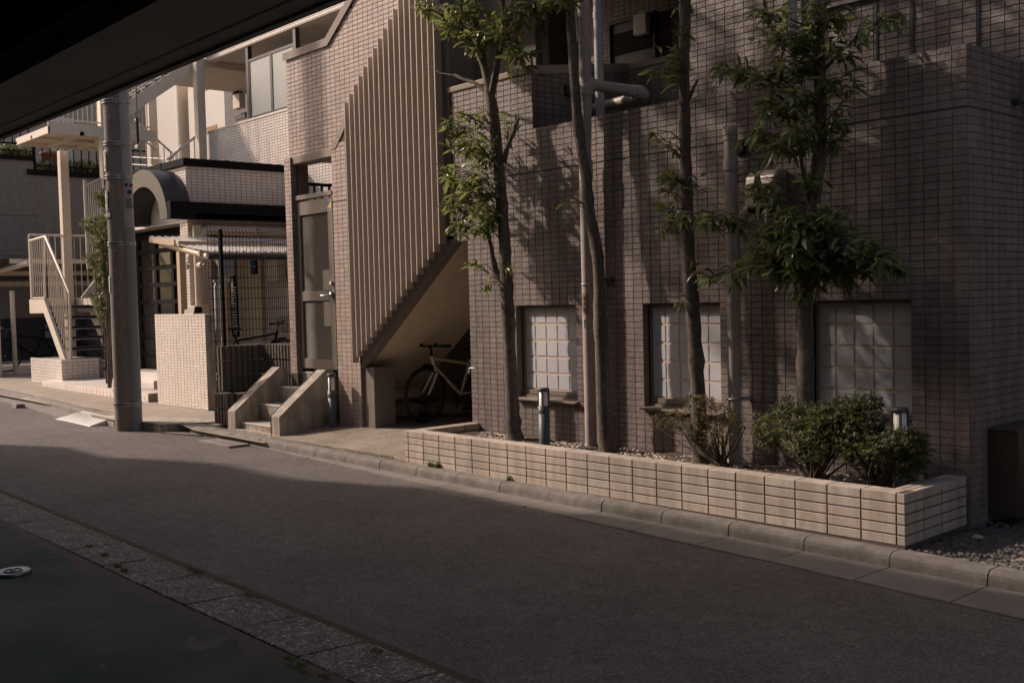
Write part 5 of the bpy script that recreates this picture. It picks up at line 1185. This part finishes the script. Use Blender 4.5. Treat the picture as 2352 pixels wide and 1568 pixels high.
tree('evergreen_tree','slender forked tree with a bright leafy side branch in front of the fins',(-4.45,-.2,.28),
 [(1183,1012,-.25,24),(1180,985,-.25,17),(1172,830,-.25,15),(1163,640,-.25,14.5),(1157,520,-.25,13.5),(1147,400,-.25,12.5),(1138,300,-.25,12.5),(1128,235,-.25,13.5),(1122,195,-.25,10),(1104,120,-.25,9.5),(1092,40,-.25,8),(1080,-60,-.25,7)],
 [[(1130,215,-.25,9),(1140,160,-.3,8),(1149,90,-.3,7),(1153,0,-.3,6.5),(1160,-80,-.3,6)],
  [(1163,650,-.25,9),(1138,625,-.3,9),(1131,590,-.32,6.5),(1122,535,-.33,4)],
  [(1157,372,-.25,7),(1166,335,-.3,5.5),(1180,305,-.3,5),(1191,270,-.3,3)],[(1181,306,-.3,4),(1184,290,-.3,3.5),(1185,268,-.3,3.2)],[(1184,300,-.3,3),(1195,288,-.3,2.5)],
  [(1128,222,-.25,6),(1090,190,-.28,4),(1064,183,-.3,3.4),(1044,172,-.3,2.8)],[(1046,174,-.3,1.5),(1010,168,-.3,1),(980,145,-.3,.6)]],
 [(1045,285,-.35,32,24,.12,50,1130,330),(1095,265,-.35,30,22,.14,50,1135,300),(1060,330,-.35,40,35,.18,90,1140,380),(1110,340,-.4,30,40,.16,80,1145,380),(1050,400,-.35,42,30,.18,85,1150,430),(1105,420,-.4,38,40,.18,110,1150,450),(1060,465,-.4,45,32,.18,120,1155,500),(1120,490,-.4,34,40,.16,100,1122,540),(1065,520,-.4,30,18,.12,40,1122,535),(1120,520,-.38,28,24,.14,50,1122,545),
  (1170,290,-.3,14,28,.1,16,1165,330),(1100,610,-.35,18,14,.08,12,1135,625),(1115,650,-.35,15,14,.08,10,1145,640),(1170,610,-.3,14,30,.08,14,1163,640),(1150,635,-.3,12,12,.06,10,1150,640),
  (985,15,-.35,40,22,.12,60,1095,30),(1050,55,-.35,45,30,.2,90,1100,80),(1100,95,-.35,40,35,.2,90,1104,120),(1070,15,-.4,60,30,.2,100,1095,20),(1165,80,-.35,35,40,.2,90,1150,90),(1200,120,-.35,30,25,.15,60,1150,120),(1190,30,-.35,50,30,.2,80,1153,30),(1185,150,-.3,24,14,.1,24,1150,130),(1140,60,-.3,40,40,.2,70,1150,60),(1250,5,-.35,55,12,.15,60,1160,0)],
 [(-5.0,-.9,5.6,.8,.8,.6,500)],.118,leafA)
tree('evergreen_tree.001','thin leaning trunk with almost no leaves below its unseen added crown, rising right beside the fire standpipe',(-3.45,-.25,.28),
 [(1396,1043,-.25,21),(1390,1000,-.25,17),(1384,850,-.25,16),(1378,700,-.25,14.5),(1374,590,-.25,14),(1352,480,-.25,13),(1347,410,-.25,12),(1330,310,-.25,11.5),(1319,180,-.25,11),(1313,80,-.25,10.5),(1308,0,-.25,10),(1300,-100,-.25,9)],
 [[(1331,320,-.25,4),(1325,312,-.3,2.5),(1320,308,-.3,2)],[(1352,470,-.25,5),(1340,468,-.3,1.5),(1310,463,-.35,1)]],
 [(1293,462,-.38,12,5,.05,8,1340,468),(1215,5,-.35,40,10,.15,40,1305,0),(1290,5,-.35,30,10,.12,36,1305,0)],
 [(-4.6,-1.7,5.3,1.5,1.1,.55,1100),(-6.0,-2.7,5.4,1.3,.9,.5,1900),(-4.3,-2.8,5.5,1.4,.8,.5,1700),(-3.4,-.5,5.4,1.0,.6,.5,500)],.105,leafA)
tree('evergreen_tree.002','straight trunk carrying a few loose leaf sprays between the second window and the capped pipe',(-2.35,-.25,.28),
 [(1611,1064,-.25,22),(1606,1030,-.25,18),(1604,900,-.25,17),(1594,760,-.25,16),(1585,640,-.25,17),(1581,590,-.25,15),(1578,450,-.25,13.5),(1573,300,-.25,13),(1571,150,-.25,13),(1575,0,-.25,12.5),(1578,-100,-.25,12)],
 [[(1580,232,-.25,5),(1594,200,-.3,3.5),(1602,184,-.3,3)],[(1574,270,-.25,4.5),(1568,250,-.3,4),(1560,235,-.3,3)],[(1590,655,-.25,3),(1602,645,-.3,2.5)]],
 [(1553,160,-.3,20,22,.1,30,1572,200),(1535,120,-.35,28,12,.1,20,1572,150),(1560,185,-.3,14,18,.08,18,1572,200),(1565,85,-.3,14,16,.08,14,1572,120),(1505,165,-.35,12,5,.05,4,1560,165),
  (1512,300,-.35,16,6,.05,5,1570,330),(1540,335,-.3,20,10,.08,14,1572,360),(1540,400,-.3,22,22,.1,34,1575,420),(1525,440,-.35,12,16,.08,8,1577,470),(1590,410,-.3,14,10,.08,6,1578,430),(1600,435,-.32,10,8,.08,5,1578,430),
  (1545,480,-.32,26,16,.1,30,1580,500),(1520,520,-.35,12,28,.08,12,1578,530),(1550,505,-.3,18,14,.08,20,1580,520),(1555,680,-.35,16,12,.08,8,1590,700),(1590,600,-.3,12,10,.06,6,1588,620),(1560,8,-.3,30,10,.1,14,1575,0)],
 [(-2.9,-1.7,5.4,1.5,1.15,.6,1300),(-2.3,-.4,5.5,1.0,.6,.5,500)],.115,leafA)
tree('evergreen_tree.003','leafiest tree with a dense dark crown in front of the vent hood',(-1.35,-.25,.28),
 [(1858,1098,-.25,23),(1852,1050,-.25,20),(1850,900,-.25,20),(1849,720,-.25,19),(1852,640,-.25,17),(1866,520,-.25,15),(1880,380,-.25,14.5),(1886,250,-.25,14),(1882,120,-.25,14),(1872,0,-.25,13),(1868,-100,-.25,12)],
 [[(1858,660,-.25,9),(1872,620,-.28,8),(1880,560,-.3,6)],[(1866,500,-.25,7),(1850,430,-.3,5),(1838,350,-.35,4),(1818,200,-.38,3)],[(1880,360,-.25,7),(1900,300,-.3,5),(1915,262,-.3,6)],[(1860,600,-.25,7),(1790,540,-.4,4.5),(1700,500,-.5,3),(1610,480,-.5,2)],[(1860,630,-.25,6),(1780,600,-.4,3.5),(1700,605,-.45,2.5),(1620,640,-.48,1.6)],
  [(1862,600,-.25,6),(1930,590,-.35,4),(2010,610,-.4,3),(2080,620,-.4,2)],[(1840,260,-.3,4),(1760,200,-.45,3),(1680,160,-.5,2),(1640,150,-.5,1.5)],[(1885,170,-.25,4),(1930,120,-.3,3),(1990,70,-.4,2),(2030,35,-.4,1.5)]],
 [(1850,560,-.5,80,55,.28,500,1860,610),(1790,520,-.5,55,35,.22,260,1850,600),(1740,590,-.5,50,32,.18,190,1840,620),(1850,500,-.45,60,30,.22,220,1866,520),(1920,520,-.4,55,35,.2,240,1870,560),(1980,580,-.4,50,45,.18,230,1880,600),(2045,600,-.4,42,40,.15,150,1990,600),(1920,610,-.4,50,35,.18,180,1865,630),(1800,620,-.5,55,25,.18,180,1855,640),(1850,665,-.4,34,22,.14,60,1855,650),(1940,640,-.35,30,20,.1,30,1890,640),
  (1700,510,-.5,34,16,.1,60,1720,505),(1640,500,-.5,36,16,.1,60,1700,500),(1580,500,-.5,34,18,.1,50,1640,490),(1545,490,-.5,16,14,.08,16,1590,490),(1680,640,-.48,26,18,.1,30,1720,610),(1630,640,-.48,30,14,.08,26,1690,610),(1610,625,-.48,18,12,.06,14,1640,630),
  (1760,450,-.45,40,22,.15,70,1850,470),(1740,410,-.45,24,22,.1,34,1840,430),(1800,340,-.45,45,28,.18,110,1850,350),(1740,310,-.45,36,24,.12,60,1830,330),(1850,300,-.45,40,35,.18,120,1870,320),(1770,250,-.45,45,26,.15,90,1850,270),(1850,230,-.4,45,35,.2,120,1880,240),(1700,160,-.5,50,20,.1,70,1740,190),(1650,150,-.5,26,14,.08,30,1680,165),(1760,180,-.45,45,26,.14,90,1830,210),(1820,150,-.4,45,30,.18,110,1870,170),(1780,90,-.45,45,26,.15,90,1860,120),(1750,40,-.45,45,20,.12,60,1850,60),(1850,80,-.4,50,35,.2,120,1880,90),(1930,190,-.35,40,28,.15,90,1885,210),(1930,270,-.35,36,28,.13,70,1885,290),(1910,330,-.35,24,24,.1,40,1885,350),(1930,110,-.35,45,30,.14,80,1885,130),(1910,40,-.35,60,25,.15,90,1880,50),(2000,55,-.4,36,22,.1,34,1960,95),(2050,38,-.4,28,14,.08,26,2010,60),(1850,20,-.4,60,22,.2,90,1875,20),(1870,430,-.35,36,30,.14,70,1870,450),(1850,150,-.35,30,40,.14,60,1885,150)],
 [(-1.1,-1.7,5.4,1.5,1.15,.6,2700),(-.9,-.5,5.4,1.1,.6,.6,700),(-5.6,-1.9,6.3,1.2,.9,.4,900)],.110,leafB,1.0)

# --- small leaved shrubs
def shrub(name,label,loc,base,blobs,n,L,mat,stems=9,group=None):
    t=thing(name,label,'shrub',loc,group=group); base=Vector(base); tw=MB(); lv=[]; m_=MB()
    tot=sum(b[3]*b[4] for b in blobs)
    for (px,py,y,rx,rz) in blobs:
        c=pt(px,py,y); s_=PX(c)[2]/FP; k=int(n*rx*rz/tot)
        for _ in range(max(1,int(stems*rx*rz/tot)+1)):
            e=c+Vector((R_.uniform(-.6,.6)*rx*s_,R_.uniform(-.12,.12),R_.uniform(-.3,.5)*rz*s_)); b0=base+Vector((R_.uniform(-.05,.05),R_.uniform(-.04,.04),0)); mid=b0.lerp(e,.5)+Vector((R_.uniform(-.05,.05),R_.uniform(-.05,.05),-.03))
            tw.tube([b0,mid,e],[.009,.006,.002],5,False)
        for _ in range(k//6):
            while True:
                u=Vector((R_.uniform(-1,1),R_.uniform(-1,1),R_.uniform(-1,1)))
                if .35<u.length<1: break
            u=u*R_.uniform(.82,1.2)
            p=c+Vector((u.x*rx*s_,u.y*min(.22,rx*s_),u.z*rz*s_)); 
            if p.y>-.05: p.y=-.05
            if p.z<SZ+.02 and loc[0]>-5: p.z=SZ+.02+R_.random()*.05
            dn=(p-base).normalized()
            tw.tube([p-dn*.05,p],[.002,.001],3,False)
            for q in range(6):
                d=dn*.5+Vector((R_.uniform(-1,1),R_.uniform(-1,1),R_.uniform(-.4,.9)))
                M3=frame(d,R_.uniform(-.6,.6))*(L*R_.uniform(.6,1.15)); V,F=SHP[R_.randrange(5)]; V=[(a,b*1.25,c_) for a,b,c_ in V]
                m_.add([M3@Vector(v_)+p for v_ in V],F,True)
    ob('stems', tw, twigm, t); ob('foliage', m_, mat, t, kind='stuff'); return t
shrub('azalea_shrub','sparse reddish azalea with bare stems around the trunk left of the capped pipe',(-2.2,-.3,.28),pt(1655,1068,-.32),
 [(1560,960,-.35,60,26),(1530,975,-.35,40,16),(1610,930,-.35,45,26),(1650,960,-.38,50,34),(1690,975,-.35,24,30),(1640,1000,-.4,40,30),(1580,985,-.4,34,20),(1600,920,-.3,30,16)],1900,.032,leafR,26,'azalea shrubs in the planter')
shrub('azalea_shrub.001','dense rounded green azalea at the foot of the leafiest tree',(-1.2,-.3,.28),pt(1880,1102,-.35),
 [(1770,985,-.38,48,38),(1830,960,-.42,60,42),(1760,1010,-.4,36,26),(1900,960,-.42,60,44),(1860,1000,-.48,70,36),(1920,1010,-.45,50,34),(1800,935,-.35,26,24),(1940,935,-.35,36,26),(1960,1000,-.48,50,44),(1870,1040,-.45,60,24),(1930,955,-.45,50,36),(1890,975,-.5,50,36)],10500,.032,leafS,30,'azalea shrubs in the planter')
shrub('azalea_shrub.002','green azalea spreading over the bollard light at the right end of the planter',(-.6,-.3,.28),pt(2010,1112,-.4),
 [(1985,970,-.42,46,42),(2060,1015,-.45,46,34),(2100,1030,-.4,34,44),(2020,1030,-.5,50,36),(1990,930,-.35,40,24),(2080,1070,-.42,36,30),(2110,1060,-.35,22,30),(1970,1040,-.48,44,34)],8500,.032,leafS,26,'azalea shrubs in the planter')
shrub('climbing_bush','tall narrow light green bush between the steel stair and the utility pole',(-14.6,-.2,.1),pt(250,880,-.15),
 [(240,460,-.15,26,22),(220,520,-.15,32,30),(238,560,-.15,26,34),(225,600,-.15,26,26),(240,640,-.15,24,30),(232,690,-.15,20,26),(244,720,-.15,18,22),(250,500,-.15,22,40)],3000,.085,leafS,22)
ob('trunk', MB().tube([pt(252,890,-.15),pt(248,700,-.15),pt(236,560,-.15),pt(244,480,-.15)],[.035,.03,.02,.008],8), barkm, bpy.data.objects['climbing_bush'])
# strap leaved plants on the grey wall
def blades(name,label,cat,cs,n,L,mat,wd=.012,kind='stuff',droop=.5):
    m_=MB()
    for (c,rx,ry) in cs:
        for _ in range(n):
            b=Vector(c)+Vector((R_.uniform(-rx,rx),R_.uniform(-ry,ry),0)); a=R_.uniform(0,6.28); l=L*R_.uniform(.5,1.1); o_=R_.uniform(.15,.9); u=Vector((cos(a),sin(a),0)); s_=Vector((-sin(a),cos(a),0))*wd*.5
            p1=b+u*l*o_*.45+Vector((0,0,l*.75)); p2=b+u*l*o_+Vector((0,0,l*(.85-droop*o_)))
            m_.add([b-s_,b+s_,p1+s_,p1-s_,p2],[(0,1,2,3),(3,2,4)])
    o=ob(name,m_,mat); o['kind']=kind; o['label']=label; o['category']=cat; return o
X=-24.3
cs=[((X,A(px_,410,x=X).y,A(px_,404 if px_>80 else 366,x=X).z+.05),.25,.28) for px_ in (10,30,50,90,120,170,190,210,225)]
blades('spider_plants','pale spiky plants spilling over the grey wall behind the black railing','plants',cs,90,.42,M_leaf('strap_leaf',(.05,.07,.025),(.30,.29,.16),.6),.03,droop=.9)
cs=[((-7.2+.22*i,-.815+R_.uniform(-.01,.01),H(-6)+.0),.11,.012) for i in range(9)]+[((-7.68,-.80,.06),.10,.03),((-7.5,-.81,.05),.1,.02)]
blades('kerb_grass','thin strip of bright green grass in the joint behind the kerb left of the planter','grass',cs,60,.028,grassm,.004)
cs=[]
for (px_,py_) in ((10,1170),(205,1255),(240,1275),(270,1300),(285,1310),(440,1310),(455,1316),(570,1368),(590,1372),(665,1515),(690,1528),(750,1556),(865,1497)):
    v=A(px_,py_,z=H(-3)-.07); cs.append(((v.x,v.y,v.z),.035,.018))
blades('gutter_weeds','small green weeds growing from the joints of the aggregate gutter','weeds',cs,50,.022,grassm,.005)
cs=[((-9.02,-.35,.42),.08,.08),((-8.98,-.25,.45),.06,.06)]
blades('step_weeds','little green weeds between the ribbed blocks and the left side of the steps','weeds',cs,50,.09,grassm,.014)
cs=[((-4.72,-.85,.06),.02,.012),((-4.62,-.85,.06),.02,.012),((-3.62,-.85,.05),.012,.01)]
blades('planter_weeds','tiny weeds at the foot of the beige planter behind the kerb','weeds',cs,26,.06,grassm,.01)

# ================================================================== BICYCLES
def bicycle(name,label,fpos,head,sc_,frame_m,basket=False,r=.335,group='parked bicycles',lean=0.0,mat2=None):
    """fpos: front wheel contact point; head: direction from front to rear wheel (angle)"""
    t=thing(name,label,'bicycle',fpos,group=group); o0=Vector(fpos); ux=Vector((cos(head),sin(head),0)); sd=Vector((-sin(head),cos(head),0)); up=(Vector((0,0,1))+sd*lean).normalized()
    Pt=lambda a,b,c: o0+ux*a+sd*b+up*c
    wb=1.04*sc_; r=r*sc_
    for a in (0,wb):
        w_=ob('wheel', MB().torus(Pt(a,0,r),ux,up,r-.018,.017,36,6), blackr, t)
        ob('rim', MB().torus(Pt(a,0,r),ux,up,r-.045,.009,36,5), dsteel, w_); m_=MB()
        for k in range(24): an=k*pi/12; m_.tube([Pt(a,(.02 if k%2 else -.02),r),Pt(a+cos(an)*(r-.045),0,r+sin(an)*(r-.045))],.0012,3,False,False)
        ob('spokes', m_, dsteel, w_, kind='stuff'); ob('hub', MB().tube([Pt(a,-.05,r),Pt(a,.05,r)],.018,8), dsteel, w_)
    hb=Pt(.16*sc_,0,.60*sc_); ht=Pt(.10*sc_,0,.78*sc_); bb=Pt(.60*sc_,0,.29*sc_); st=Pt(.76*sc_,0,.70*sc_); rr_=Pt(wb,0,r)
    m_=MB(); m_.tube([hb,ht],.021,10).tube([hb.lerp(ht,.3),bb],.021,10).tube([hb.lerp(ht,.85),st.lerp(bb,.12)],.017,10).tube([bb,st],.017,10)
    for s_ in (-1,1): m_.tube([bb+sd*.02*s_,rr_+sd*.055*s_],.010,8).tube([st.lerp(bb,.1)+sd*.01*s_,rr_+sd*.055*s_],.009,8)
    ob('frame', m_, frame_m, t)
    m_=MB()
    for s_ in (-1,1): m_.tube([hb+sd*.035*s_-up*.02,Pt(.06*sc_,.05*s_,.42*sc_),Pt(0,.055*s_,r)],[.016,.015,.011],8); ob('fork_blade', m_, frame_m, t); m_=MB()
    hc=Pt(.05*sc_,0,.90*sc_); ob('stem', MB().tube([ht,Pt(.095*sc_,0,.86*sc_),hc],.014,8), black, t)
    hbw=.29; hd=ob('handlebar', MB().tube([hc-sd*hbw+ux*.06,hc-sd*.1,hc+sd*.1,hc+sd*hbw+ux*.06],.012,8), black, t)
    for s_ in (-1,1):
        ob('grip', MB().tube([hc+sd*(hbw-.12)*s_+ux*.045,hc+sd*(hbw+.01)*s_+ux*.065],.018,8), blackr, hd)
        ob('brake_lever', MB().tube([hc+sd*(hbw-.15)*s_-ux*.01,hc+sd*(hbw-.08)*s_-ux*.06-up*.03,hc+sd*(hbw-.0)*s_-ux*.05-up*.06],.005,5), chrome, hd)
        ob('bell', MB().lathe(hc+sd*(hbw-.17)*s_+up*.01,[(.02,0),(.02,.012),(.008,.025),(0,.026)],10), black, hd)
    ob('seat_post', MB().tube([st,st+(st-bb).normalized()*.13],.013,8), black, t); sp=st+(st-bb).normalized()*.14
    m_=MB(); V=[sp+ux*a+sd*b+up*c for a,b,c in ((-.14,-.02,.02),(-.14,.02,.02),(.02,.045,.03),(.12,.085,.035),(.14,0,.04),(.12,-.085,.035),(.02,-.045,.03))]; m_.add(V+[v_-up*.04 for v_ in V],[(0,6,5,4,3,2,1),(7,8,9,10,11,12,13)]+[(i,(i+1)%7,7+(i+1)%7,7+i) for i in range(7)]); ob('saddle', fix_normals(m_.mesh('saddle')), blackr, t, bevel=.01)
    ob('crank', MB().torus(bb+sd*.045,ux,up,.085,.006,20,4).tube([bb+sd*.05-ux*.02-up*.16,bb+sd*.05+ux*.01+up*.16],.008,6), black, t)
    for s_ in (-1,1): c=bb+sd*.11*s_+up*(.16*s_); ob('pedal', MB().bar(c-ux*.045,c+ux*.045,.08,.025,up), blackr, t)
    ob('mudguard', MB().tube([Pt((r+.01)*cos(a),0,r+(r+.01)*sin(a)) for a in [x_*.2+.25 for x_ in range(8)]],.016,6), black, t)
    ob('stand', MB().tube([rr_+sd*.05,Pt(wb+.1,.12,.0)],.007,6), chrome, t)
    if basket:
        m_=MB(); bc=Pt(-.16,0,.78)
        for k in range(5):
            h=k*.055; w_=.15+.03*k/4; q=[bc+ux*a*w_+sd*b*(w_+.03)+up*h for a,b in ((-1,-1),(1,-1),(1,1),(-1,1),(-1,-1))]; m_.tube(q,.003,4,False,False)
        for a in [x_/5 for x_ in range(-5,6)]:
            for (e,f) in ((a,-1),(a,1),(-1,a),(1,a)): m_.tube([bc+ux*e*.15+sd*f*.18,bc+ux*e*.18+sd*f*.21+up*.22],.002,3,False,False)
        ob('basket', m_, dsteel, t)
    return t
fm=M_plain('bike_cream',(.66,.60,.50),.35,bs=0,var=.03)
q=A(976,972,z=.185); bicycle('bicycle','cream framed city bicycle parked under the sloping stair soffit',(q.x,q.y,q.z),radians(97),1.0,fm,lean=-.05)
q=A(615,860,y=.75); bicycle('bicycle.001','dark bicycle with a wire basket behind the black mesh fence',(-11.05,1.3,.42),radians(222),1.0,black,True,lean=.0)
q=A(70,838,z=.2); bicycle('bicycle.002','dark bicycle with a big rear basket in the shade left under the stair landing',(-22.4,.7,.2),radians(100),1.15,black,True)
ob('rear_basket', MB().box(-22.75,-22.25,1.7,2.3,.95,1.3), navy, bpy.data.objects['bicycle.002'], bevel=.02)
ob('reflector', MB().box(-22.24,-22.2,1.85,2.05,1.32,1.37), redm, bpy.data.objects['bicycle.002'])
bicycle('bicycle.003','dark bicycle with a reddish frame behind the open treads of the steel stair',(-21.9,2.4,.2),radians(20),1.1,M_plain('bike_maroon',(.10,.02,.02),.4,bs=0),False)

# ================================================================== SACKS UNDER THE STAIR
def sack(name,label,c,s_,rot,seed):
    rr=random.Random(seed); m_=MB(); V=[];nu,nv=16,9
    for i in range(nu):
        for j in range(nv):
            a=2*pi*i/nu; b=pi*(j/(nv-1)-.5); k=1+.10*math.sin(a*3+seed)+.06*math.sin(b*5+a*2)
            sx=abs(cos(a))**.6*(1 if cos(a)>0 else -1); sy=abs(sin(a))**.6*(1 if sin(a)>0 else -1)
            x=s_[0]*sx*cos(b)**.5*k if cos(b)>0 else 0; y=s_[1]*sy*cos(b)**.5*k if cos(b)>0 else 0; z=s_[2]*(math.sin(b)*.5+.5)*(1+.1*rr.uniform(-1,1)+.14*cos(a*2+seed))
            V.append((c[0]+x*cos(rot)-y*sin(rot),c[1]+x*sin(rot)+y*cos(rot),c[2]+z))
    m_.add(V,[(i*nv+j,((i+1)%nu)*nv+j,((i+1)%nu)*nv+j+1,i*nv+j+1) for i in range(nu) for j in range(nv-1)],True)
    t=thing(name,label,'sack',c,group='sacks stored under the stair'); ob('sack_body', m_, sackm, t)
    e=(c[0]+s_[0]*cos(rot),c[1]+s_[0]*sin(rot),c[2]+s_[2]*.5); ob('tied_end', MB().tube([e,(e[0]+.06,e[1]-.02,e[2]+.03),(e[0]+.1,e[1]-.02,e[2]+.0)],[.035,.015,.04],8), sackm, t)
q=A(905,962,z=.18); sack('sack','nearest grey sack lying flat behind the stucco block under the stair',(q.x-.1,q.y+.15,.17),(.30,.2,.20),.4,1)
q=A(940,960,z=.18); sack('sack.001','grey sack behind the front wheel of the cream bicycle',(q.x+.1,q.y+.5,.17),(.28,.2,.18),.2,2)
q=A(900,920,z=.34); sack('sack.002','small dark sack resting on top of the others under the stair',(q.x-.2,q.y+.2,.33),(.22,.16,.13),.1,3)
t=thing('orange_tool','orange handled tool lying among the sacks under the stair','tool',(-7,1,.35)); q=A(925,922,y=1.0)
ob('handle', MB().tube([(q.x-.10,.98,q.z),(q.x+.08,1.0,q.z+.0)],.022,8), orangem, t); ob('shaft', MB().tube([(q.x-.35,.9,q.z+.1),(q.x-.1,.98,q.z),(q.x+.3,1.1,q.z-.15)],.012,6), black, t)
